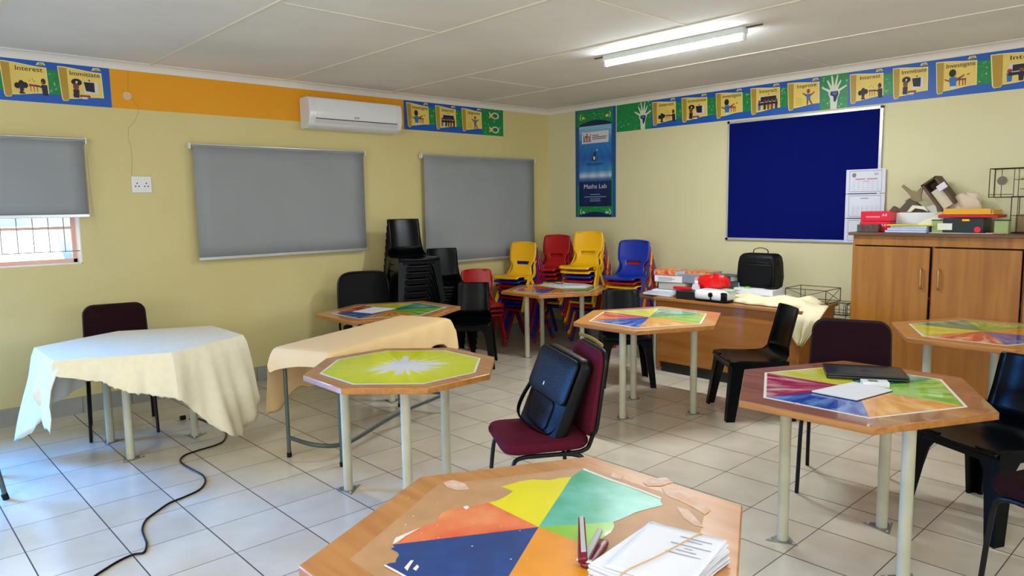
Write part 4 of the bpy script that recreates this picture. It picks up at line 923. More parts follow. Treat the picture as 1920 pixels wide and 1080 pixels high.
def mesh_chair():
    t = thing('office_chair', 'black mesh-back office chair with an armrest left of the tall black stack', 'chair', (.62, -3.08, 0), face(.95, -.3))
    net = mat('black_mesh_fabric', (9, 12, 12), .7, spec=.2, bump=.3, bscale=900)
    mb = MB(); mb.pad(.50, .50, .05, .12, .012, wf=lambda v: 1-.05*v); o = mb.build('backrest', net, t); o.location = (0, .25, .73); o.rotation_euler = (math.radians(84), 0, 0)
    P = [(.25*math.copysign(abs(math.cos(g))**.45, math.cos(g)), .25+.02*math.sin(g)*.5, .73+.25*math.copysign(abs(math.sin(g))**.45, math.sin(g))) for g in [2*PI*k/40 for k in range(41)]]
    mb = MB(); mb.tube(P, .013, 8); mb.build('back_frame', M_BLACKM, t)
    mb = MB(); mb.pad(.48, .46, .07, .10, .02); o = mb.build('seat', net, t); o.location = (0, 0, .455)
    mb = MB(); mb.box((0, .23, .45), (.06, .02, .14)); mb.box((0, .13, .40), (.05, .22, .03)); mb.build('back_bracket', M_BLACKM, t)
    for s in (-1, 1):
        mb = MB(); mb.tube(catmull([(s*.22, .1, .42), (s*.28, .08, .46), (s*.285, .03, .63)], 5), .011, 8); mb.box((s*.285, -.02, .645), (.05, .22, .028)); mb.build('armrest', M_BLACKM, t, bevel=.006)
    mb = MB(); mb.cyl((0, 0, .27), .025, .31, 14); mb.build('gas_column', M_ALU, t)
    mb = MB()
    for k in range(5):
        g = 2*PI*k/5; mb.bar((0, 0, .115), (.26*math.cos(g), .26*math.sin(g), .07), (.05, .03), (.03, .02), (-math.sin(g), math.cos(g), 0))
    mb.build('star_base', M_BLACKM, t, bevel=.003)
    for k in range(5):
        g = 2*PI*k/5; mb = MB(); mb.cyl((.26*math.cos(g), .26*math.sin(g), .028), .028, .035, 14, ax='X'); mb.build('caster', M_BLACKM, t)
mesh_chair()

# ============================================================ THINGS ON THE TABLES
def laptop():
    a, b = atz(1535, 707, HZ), atz(1693, 716, HZ); c = (a+b)/2; ang = math.atan2(b.y-a.y, b.x-a.x)
    t = thing('laptop', 'closed black laptop on the right-hand table', 'laptop', (c.x-.02, c.y+.10, HZ+.0015), ang); bk = mat('laptop_black', (20, 21, 24), .3)
    w = (b-a).length*.98
    mb = MB(); mb.pad(w, .25, .014, .014, .003); o = mb.build('base', bk, t); o.location = (0, 0, .0085)
    mb = MB(); mb.pad(w, .25, .007, .014, .002); o = mb.build('lid', bk, t); o.location = (0, 0, .0205)
    mb = MB(); disc(mb, 0, 0, .022, .009, .0268, mat('laptop_badge', (50, 52, 58), .25)); mb.build('badge', None, t, smooth=False)
    mb = MB(); mb.cyl((0, .12, .015), .006, w*.8, 10, ax='X'); mb.build('hinge', bk, t)
laptop()
def small_box():
    c = atz(1640, 724, HZ); t = thing('card_box', 'small white box lying against the laptop', 'box', (c.x, c.y, HZ+.0015), .55)
    mb = MB(); mb.box((0, 0, .012), (.115, .06, .024)); mb.build('carton', M_PAPER, t, bevel=.001)
    mb = MB(); rect(mb, -.03, -.018, .012, .018, .0245, mat('box_print_olive', (110, 120, 70), .5)); mb.build('printed_label', None, t, smooth=False)
small_box()
def notebook():
    P = [atz(*q, HZ) for q in ((1522, 737), (1601, 720), (1672, 735), (1606, 753))]; c = sum(P, Vector())/4
    t = thing('notebook', 'open white notepad with dark back on the right-hand table', 'notepad', (c.x, c.y, HZ+.0015)); q = [tuple((p-c)[:2]) for p in P]
    mb = MB(); mb.prism([(x*1.02, y*1.02) for x, y in q], 0, .003, mat('pad_cover', (34, 32, 40), .5)); mb.build('cover', None, t)
    mb = MB(); mb.prism(q, .003, .010, M_PAPER); mb.build('pages', None, t, bevel=.0008)
notebook()
def chip():
    c = atz(1495, 758, HZ); mb = MB(); mb.tube([(.012*math.cos(g), .012*math.sin(g)*.8, .002) for g in [2*PI*k/16 for k in range(13)]], .0015, 6)
    o = mb.build('broken_ring', M_ALU); o.location = (c.x, c.y, HZ+.001); tag(o, 'tiny broken silver ring near the front edge of the right-hand table', 'ring')
chip()
def paper_stack():
    P = [(1106, 1038), (1222, 973), (1380, 997), (1378, 1025), (1290, 1095), (1130, 1070)]
    zt_ = HZ+.046; A = atz(1104, 1038, zt_); B = atz(1226, 976, zt_); C_ = atz(1382, 1000, zt_)
    u = (C_-B); u.z = 0; v = (B-A); v.z = 0; ang = math.atan2(u.y, u.x); c = (A+C_)/2
    t = thing('paper_stack', 'stack of white papers held by a rubber band on the worn front table', 'papers', (5.523, -5.341, HZ+.0025), .10)
    w, d = .21, .285
    for k in range(9):
        mb = MB(); s = .0048
        mb.box((random.uniform(-.004, .004), random.uniform(-.004, .004), s*(k+.5)), (w, d, s*.82)); o = mb.build('sheaf', M_PAPER, t); o.rotation_euler.z = random.uniform(-.06, .05)
    top = .0048*9; n = 14; G = []
    for i in range(n+1):
        R = []
        for j in range(n+1):
            x, y = -w/2+w*i/n, -d/2+d*j/n; R.append((x*.97, y*.97, top+.002+.028*max(0, i/n-.6)**2/.16*max(0, .8-j/n)*.5))
        G.append(R)
    mb = MB(); mb.grid(G); o = mb.build('top_sheet', M_PAPER, t, solid=.0006); o.rotation_euler.z = .14; o.location = (.012, .012, 0)
    mb = MB()
    for k, (yy, ll) in enumerate(((.10, .08), (.085, .04), (.06, .10), (.045, .02), (.03, .05), (.012, .09))): rect(mb, .04-ll/2, yy, .04+ll/2, yy+.0035, 0, mat('faint_print', (150, 154, 172), .7))
    o = mb.build('printed_lines', None, t, smooth=False); o.location = (.01, .005, top+.0042); o.rotation_euler.z = .14
    x = .03; mb = MB(); mb.tube(catmull([(x-.05, -d/2-.003, .0), (x-.05, -d/2-.004, top*.6), (x-.045, -d/2+.006, top+.006), (x-.02, -.02, top+.009), (x+.0, d/2-.005, top+.007), (x, d/2+.004, top*.6), (x, d/2+.003, 0)], 6), .0028, 6, flat=.5)
    mb.build('rubber_band', mat('tan_rubber', (196, 158, 104), .6), t)
paper_stack()
def stapler():
    t = thing('stapler', 'maroon and chrome stapler lying open beside the paper stack', 'stapler', (5.385, -5.455, HZ+.0035), math.atan2(.92, -.38)); rd = mat('stapler_maroon', (110, 14, 32), .3)
    mb = MB(); mb.pad(.145, .034, .012, .012, .003); o = mb.build('base', rd, t); o.location = (.065, -.004, .006)
    mb = MB(); mb.bar((0, 0, .016), (.135, .004, .034), (.016, .014), (.014, .011), (0, 1, 0)); mb.build('staple_rail', M_ALU, t, bevel=.002)
    mb = MB(); mb.bar((-.008, .002, .018), (.128, .052, .062), (.024, .016), (.017, .012), (0, 1, 0)); mb.build('arm', rd, t, bevel=.004)
    mb = MB(); mb.bar((.01, .006, .033), (.118, .049, .070), (.012, .004), (.010, .004), (0, 1, 0)); mb.build('chrome_strip', M_ALU, t, bevel=.001)
    mb = MB(); mb.cyl((0, 0, .016), .005, .038, 12, ax='Y'); mb.build('pivot', M_ALU, t)
stapler()
def flat_sheet(name, pts, z, mt, label, cat, curl=0., H=.0012):
    P = [atz(*q, z) for q in pts]; c = sum(P, Vector())/len(P); mb = MB(); mb.prism([tuple((p-c)[:2]) for p in P], 0, H)
    o = mb.build(name, mt, None, smooth=False); o.location = (c.x, c.y, z+.0016); return tag(o, label, cat)
flat_sheet('paper_sheet', [(661, 585), (700, 576), (743, 579), (722, 583), (698, 588)], .715, M_PAPER, 'white sheet of paper on the half-hidden hexagonal table by the black stack', 'paper')
def chart():
    P = [atz(*q, .71) for q in ((1010, 535), (1030, 530), (1085, 528), (1112, 536), (1100, 540), (1050, 541))]; c = sum(P, Vector())/len(P)
    t = thing('painted_chart', 'crumpled white paper chart with red and green marks on the corner hexagonal table', 'paper', (c.x, c.y, .7125)); q = [tuple((p-c)[:2]) for p in P]
    mb = MB(); mb.prism(q, 0, .004, M_PAPER2); mb.prism([(x*.8+.03, y*.7) for x, y in q], .004, .012, M_PAPER); mb.build('sheet', None, t, bevel=.001)
    mb = MB()
    for k in range(16): x, y = random.uniform(-.25, .25), random.uniform(-.2, .2); disc(mb, x*.7, y*.7, random.uniform(.01, .03), .006, .0126, random.choice((M_RED, M_GREENB, M_FIG)), 8)
    mb.build('painted_marks', None, t, smooth=False)
    mb = MB(); mb.tube(catmull([(-.28, -.05, .016), (-.2, -.03, .02), (-.1, -.06, .018), (-.05, -.02, .02)], 5), .004, 6); o = mb.build('cable_piece', M_BLACKM); o.location = (c.x, c.y, .7125+.0); tag(o, 'short black cord lying on the painted chart', 'cord')
chart()
def floor_cable():
    px = [(355, 787), (372, 786), (420, 808), (421, 826), (405, 836), (372, 846), (345, 856), (339, 868), (360, 882), (380, 893), (385, 905), (374, 920), (345, 934), (318, 945), (296, 960), (275, 976), (267, 994), (271, 1010), (275, 1022), (270, 1038), (250, 1042), (225, 1053), (200, 1068), (175, 1085), (150, 1110)]
    mb = MB(); mb.tube([p+Vector((0, 0, .006)) for p in catmull([atz(*q) for q in px], 5)], .0055, 8)
    o = mb.build('extension_cable', M_BLACKM); tag(o, 'black cable snaking over the tiles from under the cream-clothed table', 'cable')
    c = atz(343, 788); t = thing('cable_plug', 'small black plug beside the far leg of the cream-clothed table', 'plug', (c.x, c.y, .02)); mb = MB(); mb.cyl((0, 0, 0), .018, .04, 12, ax='Y'); mb.build('plug_body', M_BLACKM, t, bevel=.003)
    mb = MB(); mb.cyl((0, -.03, 0), .003, .02, 8, ax='Y'); mb.build('pin', M_ALU, t)
floor_cable()

# ============================================================ PILE ON THE TEACHER DESK
DZ = .7215
def span(px0, px1, pt, pb, y):          # x range and heights, in metres, of something standing at distance y from the wall
    a, b = aty(px0, pb, y), aty(px1, pb, y); return a.x, b.x, (aty((px0+px1)/2, pb, y)).z, aty((px0+px1)/2, pt, y).z
def item(name, label, cat, x, y, z, w, d, h, mt, rz=0., parts=None, group=None, bevel=.003):
    t = thing(name, label, cat, (x, y, z), rz, group); mb = MB(); mb.box((0, 0, h/2), (w, d, h)); mb.build(parts or 'body', mt, t, bevel=bevel); return t
M_GB = mat('dark_grey_cover', (70, 76, 86), .5); M_PG = mat('page_block', (206, 208, 204), .8); M_PATT = mat('red_floral_cover', (196, 60, 80), .5, rgb2=(232, 170, 90), scale=26)
def book(label, x, y, z, w, d, h, cover, rz=0., spine=None, group='books piled on the teacher desk'):
    t = thing('book', label, 'book', (x, y, z), rz, group)
    mb = MB(); mb.box((0, .004, h/2), (w-.012, d-.010, h-.006)); mb.build('pages', M_PG, t)
    mb = MB(); mb.box((0, 0, .0015), (w, d, .003)); mb.box((0, 0, h-.0015), (w, d, .003)); mb.box((0, -d/2+.0015, h/2), (w, .003, h)); mb.build('cover', spine or cover, t)
    return t
def desk_pile():
    x = 2.30; y = -.86
    zz = DZ
    names = ['lowest paper in the loose white pile at the left end of the desk', 'middle paper in the loose white pile left on the desk', 'topmost loose white booklet at the left end of the desk']
    for k in range(3):
        t = thing('booklet', names[k], 'booklet', (x+.12+.02*k, -.86+.02*k, zz), .12*k-.10); mb = MB(); mb.box((0, 0, .009), (.34-.03*k, .30, .016)); mb.build('pages', M_PAPER if k != 1 else mat('bluish_paper', (190, 200, 216), .7), t, bevel=.001); zz += .0185
    b1 = book('thick grey book at the bottom of the left book pile on the teacher desk', 2.52, -.80, zz, .30, .24, .072, mat('pale_grey_book', (170, 168, 164), .6)); z1 = zz+.0725
    t = book('white printed book in the middle of the left book pile', 2.48, -.82, z1, .30, .22, .062, mat('white_book', (222, 224, 228), .5), .06); mb = MB()
    for k in range(3): rect(mb, -.11, .014+.013*k, .04+.03*(k % 2), .019+.013*k, 0, mat('title_print_grey', (120, 120, 140), .6))
    q = mb.build('spine_print', None, t, smooth=False); q.rotation_euler = (PI/2, 0, 0); q.location = (0, -.1112, 0); z2 = z1+.0625
    book('red floral book on top of the left book pile', 2.44, -.82, z2, .24, .22, .055, M_GB, .03, M_PATT)
    book('grey book leaning right of the floral one', 2.68, -.80, z1+.005, .20, .22, .07, M_GB, -.1, mat('soft_grey_page_edge', (130, 140, 156), .6))
    book('second red floral book, at the back of the pile', 2.68, -.64, z2-.04, .30, .22, .075, M_GB, -.04, M_PATT)
    book('dark grey book under the black-edged one', 2.98, -.62, DZ, .26, .22, .15, M_GB, .0, M_GB)
    book('dark grey slanted book in the rear of the pile', 2.95, -.62, DZ+.152, .22, .20, .05, M_GB, -.2)
    # red plastic bag: crumpled blob
    t = thing('plastic_bag', 'crumpled shiny red plastic bag in front of the books on the teacher desk', 'bag', (2.93, -.86, DZ+.075)); mb = MB(); R = []
    for i in range(11):
        ph = -PI/2+PI*i/10; R.append([(.165*math.cos(ph)**.6*math.cos(g)*(1+.12*math.sin(5*g+i)), .085*math.cos(ph)**.6*math.sin(g)*(1+.1*math.sin(4*g+i*1.7)), .062+.066*math.sin(ph)*(1+.25*math.sin(3*g+i))+.02*math.cos(g*2+1)) for g in [2*PI*k/26 for k in range(26)]])
    mb.loft(R); mb.build('crumpled_film', mat('shiny_red_film', (206, 10, 20), .22), t)
    mb = MB(); mb.box((-.14, -.02, .03), (.10, .07, .09), R=Matrix.Rotation(.3, 3, 'Y')); mb.build('white_printed_side', M_PAPER, t, bevel=.01)
    item('folded_sheet', 'pale flat sheet leaning against the red bag on the teacher desk', 'paper', 3.09, -.97, DZ+.078, .24, .10, .02, M_PAPER, -.1)
    t = item('leaflet', 'green and white leaflet between the red bag and the black laptop bag', 'leaflet', 3.15, -.97, DZ+.1, .16, .14, .008, mat('leaflet_white_green', (206, 222, 206), .6, rgb2=(90, 170, 90), scale=30), -.2)
    item('red_strip_box', 'narrow red box lying before the grey book on the teacher desk', 'box', 2.66, -.95, DZ+.073, .17, .05, .026, mat('bright_red_card', (206, 16, 28), .4), .05)
    item('box_file', 'black box file lying flat left of the projector', 'file', 2.80, -1.0, DZ, .26, .14, .072, mat('black_board', (14, 14, 16), .5))
    t = thing('green_pen_pot', 'small bright green object behind the leaflet on the teacher desk', 'desk item', (3.21, -.74, DZ)); mb = MB(); mb.cyl((0, 0, .06), .03, .12, 14); mb.build('body', mat('lime_plastic', (110, 190, 50), .4), t, bevel=.01)
    # projector
    p0 = atz(1322, 559, DZ); p1 = atz(1391, 563, DZ); c = (p0+p1)/2; w = (p1-p0).length
    t = thing('projector', 'white and black projector near the front edge of the teacher desk', 'projector', (c.x+.01, -1.0, DZ+.006), -.03)
    mb = MB(); mb.pad(w, .20, .085, .05, .02); o = mb.build('housing', mat('projector_white', (226, 228, 232), .3), t); o.location = (0, 0, .05)
    mb = MB(); mb.pad(w*.98, .19, .016, .05, .004); o = mb.build('underside', M_BLACKM, t); o.location = (0, 0, .008)
    mb = MB(); mb.cyl((w*.06, -.098, .06), .022, .02, 18, ax='Y'); mb.build('lens', mat('lens_black', (8, 8, 12), .08), t)
    mb = MB(); mb.pad(.06, .03, .07, .012, .006); o = mb.build('side_grille', M_BLACKM, t); o.location = (w/2-.025, -.085, .05); 
    mb = MB(); mb.cyl((w*.06, -.09, .022), .012, .04, 10); mb.build('front_foot', M_BLACKM, t)
    # laptop bag on white stack
    x0, x1, zb, zt = span(1384, 1455, 516, 533, -.72)
    item('paper_ream', 'white paper block under the black laptop bag', 'papers', (x0+x1)/2, -.66, DZ+.055, x1-x0+.02, .24, .052, M_PAPER, -.04)
    item('folded_linen', 'folded cream linen under the white paper block on the teacher desk', 'cloth', (x0+x1)/2+.0, -.62, DZ, x1-x0+.1, .30, .054, M_CLOTHC, 0, bevel=.02)
    z = DZ+.108; x0, x1, zb, zt = span(1390, 1458, 475, 519, -.62); w = x1-x0; h = zt-z
    t = thing('laptop_bag', 'black boxy laptop bag with a top handle standing on the teacher desk', 'bag', ((x0+x1)/2, -.60, z), .0); lt = mat('black_nylon', (6, 8, 10), .5, spec=.2, bump=.3, bscale=60)
    mb = MB(); mb.loft([[(sx*a, sy*b, zz) for sx, sy in ((-1, -1), (1, -1), (1, 1), (-1, 1))] for a, b, zz in ((w*.5, .09, 0), (w*.52, .10, h*.3), (w*.5, .095, h*.72), (w*.47, .085, h*.93), (w*.40, .06, h))]); mb.build('bag_body', lt, t, bevel=.018)
    mb = MB(); mb.loft([[(sx*w*a, -.098+dy, zz) for sx, dy in ((-1, 0), (1, 0), (1, -.016), (-1, -.016))] for a, zz in ((.44, h*.12), (.46, h*.35), (.44, h*.70))]); mb.build('front_pocket', lt, t, bevel=.008)
    mb = MB(); mb.tube([(-w*.47, -.088, h*.74), (0, -.098, h*.76), (w*.47, -.088, h*.74)], .004, 6); mb.build('zip', M_BLACKM, t)
    mb = MB(); mb.tube(catmull([(-w*.20, 0, h*.98), (-w*.18, 0, h*1.10), (0, 0, h*1.16), (w*.18, 0, h*1.10), (w*.20, 0, h*.98)], 5), .007, 8, flat=.5); mb.build('handle', M_BLACKM, t)
    mb = MB(); mb.tube(catmull([(w*.5, 0, h*.8), (w*.6, -.02, h*.4), (w*.62, -.06, .02), (w*.48, -.12, .008), (w*.3, -.12, .01)], 6), .009, 6, flat=.4); mb.build('strap', M_BLACKM, t)
    # cream cloth bundled along the desk, one end hanging over the right corner
    mb = MB(); nu, nv = 44, 16; G = []
    for i in range(nu+1):
        u = i/nu; R = []
        for k in range(nv+1):
            v = k/nv; e = math.sin(PI*v)**.5; x = 3.07+.86*u
            y = -1.045+.10*(1-u)**2+(.20+.12*u)*v+.015*math.sin(u*14)+.01*math.sin(u*31+v*5)
            z = DZ+.004+e*(.030+.055*u*u+.030*abs(math.sin(v*5.5+u*4.5))+.012*math.sin(u*17+v*6))*(1-.75*max(0, u-.88)/.12)
            R.append((x, y, z))
        G.append(R)
    mb.grid(G); G = []; n2 = 14
    for i in range(13):
        q = i/12; R = []
        for k in range(n2+1):
            v = k/n2-.5; wd = .26*(1-q)**.75+.035
            R.append((3.90+wd*v-.015*q, -1.085-.035*math.sin(min(1, q*3)*PI/2)+.028*math.sin(v*16+q*2)*(.3+q*.7)+.10*max(0, .16-q)/.16, DZ+.055-.055*(q*6 if q < .16 else 1)-.27*q-.02*abs(v)))
        G.append(R)
    mb.grid(G)
    tag(mb.build('cloth_bundle', mat('butter_cotton', (234, 224, 184), .85, bump=.15, bscale=40), None, solid=.004), 'cream cotton cloth bundled along the desk and hanging over its right corner', 'cloth')
desk_pile()

# ============================================================ WIRE MODELS
M_WIRE = mat('black_wire', (30, 28, 24), .5, metal=.5)
def wire_box(name, label, loc, w, d, h, parts, rz=0., braces=()):
    t = thing(name, label, 'wire model', loc, rz); mb = MB(); r = .0032
    C8 = [(a, b, c) for a in (0, w) for b in (0, d) for c in (0, h)]
    for i in range(8):
        for j in range(i+1, 8):
            if sum(abs(C8[i][k]-C8[j][k]) > 1e-6 for k in range(3)) == 1: mb.tube([C8[i], C8[j]], r, 6)
    mb.build('wire_frame', M_WIRE, t); mb = MB()
    for a, b in braces: mb.tube([a, b], .0024, 6)
    if braces: mb.build('wire_braces', M_WIRE, t)
    return t
y = -.16; a = aty(1853, 370, y); b = aty(1895, 315, y)
t = wire_box('wire_rack', 'black wire frame with a round disc mounted on the wall above the cupboard', (a.x, -.15, a.z), .62, .145, b.z-a.z, 0, 0, [((.16, 0, 0), (.16, 0, .22)), ((.19, 0, .22), (.19, 0, 0)), ((.16, 0, .13), (.62, 0, .13)), ((.2, 0, .13), (.4, 0, .22)), ((.2, 0, .22), (.4, 0, .13)), ((.2, 0, .06), (.62, 0, .06)), ((.08, 0, 0), (.08, 0, .22)), ((.0, 0, .02), (.16, 0, .02))])
mb = MB(); mb.cyl((.085, -.006, .125), .034, .004, 24, ax='Y'); mb.cyl((.085, -.009, .125), .012, .006, 16, ax='Y'); mb.build('disc', mat('dull_wire_disc', (110, 104, 84), .6), t)
a = aty(1900, 428, -.2); t = wire_box('wire_basket', 'black wire frame standing at the right end of the cupboard top', (a.x, -.30, CH+.003), .55, .24, .27, 0, 0, [((.04, 0, 0), (.04, 0, .27)), ((0, 0, .13), (.55, 0, .13)), ((.1, 0, .27), (.3, 0, .13)), ((.3, 0, .27), (.1, 0, .13))])
t = wire_box('wire_basket', 'black wire frame behind the cloth at the right end of the teacher desk', (3.50, -.60, DZ+.002), .36, .30, .115, 0, 0, [((0, 0, 0), (.36, 0, .115)), ((0, 0, .115), (.36, 0, 0)), ((.18, 0, 0), (.18, 0, .115)), ((.36, .0, 0), (.36, .3, .115)), ((.36, .3, 0), (.36, 0, .115))])
t = wire_box('wire_cage', 'black wire cage frame standing between desk and cupboard', (3.885, -.24, .003), .12, .20, .68, 0, 0, [((0, 0, .58), (.12, 0, .66)), ((0, 0, .66), (.12, 0, .58)), ((0, 0, .57), (.12, 0, .57)), ((0, 0, .3), (.12, 0, .3)), ((.04, 0, .57), (.04, 0, .68)), ((.08, 0, .57), (.08, 0, .68))])
t = wire_box('wire_crate', 'small black wire crate hooked on the wall left of the cupboard', (3.55, -.17, .575), .32, .15, .11, 0, 0, [((.02*k+.17, 0, .0), (.02*k+.17, 0, .11)) for k in range(0, 8, 2)]+[((0, 0, 0), (.08, 0, .11)), ((.08, 0, 0), (0, 0, .11)), ((.08, 0, 0), (.15, 0, .11)), ((.15, 0, 0), (.08, 0, .11)), ((.08, 0, 0), (.08, 0, .11)), ((0, 0, .05), (.32, 0, .05))])

# ============================================================ PILE ON THE CUPBOARD
CZ = CH+.0015
def cup_pile():
    A4 = mat('ream_red', (214, 16, 44), .35); yb = -.36
    x0, x1, zb, zt = span(1618, 1669, 388, 436, yb)
    w = x1-x0; h = .085
    for k in range(2):
        t = thing('paper_ream', ['lower red A4 paper ream on the left end of the cupboard', 'upper red A4 paper ream on the left end of the cupboard'][k], 'paper ream', ((x0+x1)/2+.004*k, -.30, CZ+h*k), .02*k)
        mb = MB(); mb.box((0, 0, h/2), (w+.02, .22, h-.002)); mb.build('wrapper', A4, t, bevel=.004)
        l = text_mesh('A4', .035, M_FWHT, .0002); l.parent = t; l.rotation_euler = (PI/2, 0, 0); l.location = (w*.32, -.1105, h*.62)
        mb = MB(); mb.box((-.02, -.1103, h*.45), (w*.5, .0006, .012)); mb.build('print_band', mat('print_pale_pink', (236, 130, 150), .4), t)
    x0, x1, zb, zt = span(1613, 1652, 417, 437, -.42)
    t = item('gift_box', 'small dark floral box in front of the red reams', 'box', (x0+x1)/2, -.455, CZ, x1-x0, .08, .062, mat('floral_box', (96, 14, 34), .4, rgb2=(40, 90, 70), scale=40), .05, 'carton')
    # low stack of papers with a yellow folder on top
    x0, x1, zb, zt = span(1664, 1742, 424, 438, -.44)
    z = CZ
    for k in range(3):
        item('exercise_book', ['bottom', 'middle', 'upper'][k]+' pale blue exercise book in the low stack under the yellow folder', 'exercise book', (x0+x1)/2+.008*k, -.40, z, x1-x0-.02*k, .20, .017, mat('pale_blue_pages', (186, 194, 216), .6), .03*(k-1), 'pages', bevel=.002); z += .0185
    item('folder', 'yellow folder lying on the low stack of exercise books', 'folder', (x0+x1)/2+.02, -.40, z, x1-x0+.03, .22, .008, mat('yellow_card', (224, 210, 30), .5), .08, 'cover')
    # white archive box and files
    x0, x1, zb, zt = span(1682, 1768, 382, 420, -.24)
    t = item('storage_box', 'white cardboard box with papers poking out behind the yellow folder', 'box', (x0+x1)/2, -.17, CZ, x1-x0, .20, .155, M_PAPER, 0, 'carton')
    for k, (xx, zz, s, r_) in enumerate(((-.06, .16, .10, .3), (.04, .165, .12, -.25), (.11, .155, .08, .15))):
        mb = MB(); mb.box((xx, -.02+.03*k, zz), (s, .006, .08), R=Matrix.Rotation(r_, 3, 'Y')); mb.build('loose_sheet', M_PAPER2, t)
    mb = MB(); mb.box((-.17, -.102, .04), (.045, .003, .045)); mb.build('red_label', A4, t)
    # brown wooden box tilted, with pale inside
    a = aty(1745, 375, -.16); br = mat('brown_stained_board', (92, 66, 44), .6, var=.35, scale=14)
    t = thing('wooden_box', 'open brown wooden box tilted on top of the cupboard pile', 'box', (a.x+.02, -.16, CZ+.158), 0); R = Matrix.Rotation(-.62, 3, 'Y')
    def tb(c, d, m, nm, k=.0): mb = MB(); mb.box(R @ Vector(c)+Vector((.09, 0, 0)), d, R=R); mb.build(nm, m, t, bevel=.002)
    tb((0, .0, .14), (.022, .16, .26), br, 'side_board'); tb((.11, 0, .14), (.022, .16, .26), br, 'side_board'); tb((.055, .07, .14), (.11, .012, .26), br, 'back_board')
    tb((.055, 0, .265), (.13, .16, .015), br, 'end_board'); tb((.055, -.02, .10), (.085, .05, .17), mat('dull_cream_card', (206, 196, 172), .7), 'card_inside'); tb((.11, -.083, .17), (.07, .004, .05), M_FWHT, 'pale_label')
    # wooden offcuts, cream arm shape
    w1 = mat('raw_plywood', (140, 124, 92), .7, var=.2, scale=10); w2 = mat('dark_offcut', (84, 76, 56), .7)
    a = aty(1715, 345, -.2); t = thing('wooden_cutout', 'raw plywood cut-out figure with raised arms on the cupboard pile', 'craft model', (a.x, -.20, CZ+.16))
    mb = MB(); mb.prism([(-.07, .09), (-.02, .12), (-.05, .16), (-.10, .21), (-.085, .225), (-.02, .175), (.02, .165), (.05, .20), (.065, .195), (.055, .13), (.06, .09), (.0, .07)], -.008, .008); o = mb.build('figure', w1, t, bevel=.002); o.rotation_euler = (PI/2, 0, 0)
    mb = MB(); mb.prism([(-.12, 0), (-.07, .06), (-.03, .11), (.02, .08), (.08, .03), (.12, .0)], -.03, .03); o = mb.build('support', w2, t, bevel=.003); o.rotation_euler = (PI/2, 0, 0)
    mb = MB(); mb.prism([(-.06, 0), (-.02, .055), (.07, .045), (.10, .0), (.06, .02), (.0, .03), (-.03, 0)], -.012, .012); o = mb.build('cream_arch', M_PAPER2, t, bevel=.002); o.rotation_euler = (PI/2, 0, 0); o.location = (.03, -.05, .0)
    mb = MB(); mb.prism([(-.19, .0), (-.15, .05), (-.10, .02), (-.11, 0)], -.02, .02); o = mb.build('offcut', w2, t, bevel=.002); o.rotation_euler = (PI/2, 0, 0)
    # crumpled pale bag behind the box
    a = aty(1815, 362, -.12); t = thing('crumpled_paper_bag', 'pale crumpled paper bag behind the wooden box', 'bag', (a.x-.01, -.13, CZ+.13)); mb = MB(); Rr = []
    for i in range(9):
        ph = -PI/2+PI*i/8; Rr.append([(.11*math.cos(ph)**.5*math.cos(g)*(1+.15*math.sin(5*g+i)), .05*math.cos(ph)**.5*math.sin(g), .08+.085*math.sin(ph)*(1+.2*math.sin(3*g+1))) for g in [2*PI*k/22 for k in range(22)]])
    mb.loft(Rr); mb.build('paper_skin', mat('pale_pink_paper', (214, 196, 172), .8), t)
    item('cardboard_block', 'closed cardboard box at the back of the cupboard, under the crumpled bag', 'box', a.x-.02, -.14, CZ, .30, .18, .135, mat('kraft_card', (160, 130, 90), .8), 0, 'carton')
    # black crate, red folder, yellow tray, cream cone
    x0, x1, zb, zt = span(1772, 1848, 405, 438, -.40); xc = (x0+x1)/2
    t = item('plastic_crate', 'dark green-black plastic crate at the middle of the cupboard top', 'crate', xc, -.36, CZ, x1-x0, .22, .115, mat('dark_green_plastic', (12, 26, 26), .4), 0, 'crate_body')
    mb = MB(); mb.box((.02, -.112, .10), (.05, .006, .016)); mb.build('yellow_clip', M_YEL, t, bevel=.002)
    mb = MB(); mb.box((-.12, -.112, .05), (.10, .004, .05)); mb.build('paper_label', M_PAPER2, t)
    mb = MB(); mb.cyl((.10, -.115, .03), .022, .012, 16, ax='Y'); mb.build('red_knob', A4, t)
    item('magazine_file', 'red folder lying slanted on the dark crate', 'folder', xc+.03, -.36, CZ+.118, .40, .22, .022, mat('folder_red', (176, 14, 34), .4), -.04, 'cover')
    t = thing('letter_tray', 'orange-yellow plastic tray on top of the red folder', 'tray', (xc+.0, -.34, CZ+.142), -.05); oy = mat('tray_orange_yellow', (226, 162, 18), .4)
    mb = MB(); mb.box((0, 0, .004), (.40, .22, .008)); mb.box((.02, -.105, .025), (.32, .006, .04)); mb.box((-.14, 0, .025), (.006, .2, .04)); mb.box((.19, 0, .02), (.006, .21, .03)); mb.build('tray_body', oy, t, bevel=.002)
    x0, x1, zb, zt = span(1722, 1795, 392, 418, -.46)
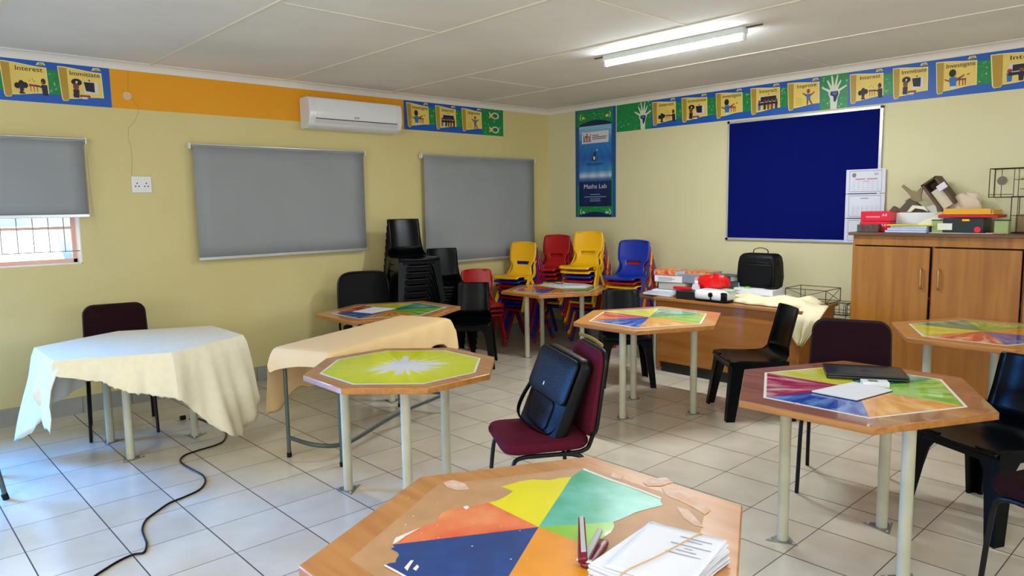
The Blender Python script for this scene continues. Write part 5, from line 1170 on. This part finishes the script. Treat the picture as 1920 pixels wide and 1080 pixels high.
    t = thing('paper_cone', 'cream rolled paper fan leaning beside the yellow folder', 'paper roll', ((x0+x1)/2-.02, -.42, CZ+.075)); mb = MB()
    mb.prism([(-.16, -.03), (-.06, .035), (.04, .06), (.13, .035), (.17, .0), (.05, .0), (-.05, -.03)], -.02, .02); o = mb.build('rolled_paper', mat('cream_card', (222, 218, 186), .7), t, bevel=.004); o.rotation_euler = (PI/2, 0, 0)
    for k, (px, nm) in enumerate(((1762, 'left'), (1880, 'right'))):
        a = aty(px, 432, -.42); t = thing('clear_tub', 'pale green see-through tub %s the dark crate' % ('left of' if k == 0 else 'right of'), 'tub', (a.x, -.43+.0*k, CZ)); g = mat('pale_green_clear', (176, 200, 130), .25, spec=.5); g.node_tree.nodes['Principled BSDF'].inputs['Transmission Weight'].default_value = .35
        mb = MB(); wv, dd, hh, q = .085, .07, .095, .003
        mb.box((0, 0, q/2), (wv, dd, q)); mb.box((-wv/2, 0, hh/2), (q, dd, hh)); mb.box((wv/2, 0, hh/2), (q, dd, hh)); mb.box((0, -dd/2, hh/2), (wv, q, hh)); mb.box((0, dd/2, hh/2), (wv, q, hh)); mb.build('tub_wall', g, t)
        mb = MB(); mb.box((0, 0, hh+.004), (wv+.008, dd+.008, .008)); mb.build('lid', mat('tub_lid_dark', (40, 52, 40), .5), t, bevel=.002)
        mb = MB(); mb.box((0, 0, .025), (wv*.8, dd*.8, .04)); mb.build('contents', mat('tub_contents', (190, 140, 110), .7), t)
    item('wrapping_card', 'flat pale card along the front edge of the cupboard top', 'card', aty(1800, 438, -.5).x, -.50, CZ, .42, .04, .004, M_PAPER2, 0, 'card')
    item('leaflet_pile', 'thin pink and white leaflet at the right on the cupboard top', 'leaflet', aty(1868, 436, -.45).x, -.47, CZ, .12, .05, .008, mat('pink_leaflet', (206, 130, 130), .6), .1, 'sheet')
    item('brown_paper_bale', 'brown wrapped bundle inside the wire frame at the right of the cupboard', 'bundle', aty(1905, 420, -.2).x+.16, -.19, CZ+.009, .30, .16, .13, mat('brown_wrap', (150, 130, 88), .8, var=.2, scale=8), .0, 'wrapping')
cup_pile()
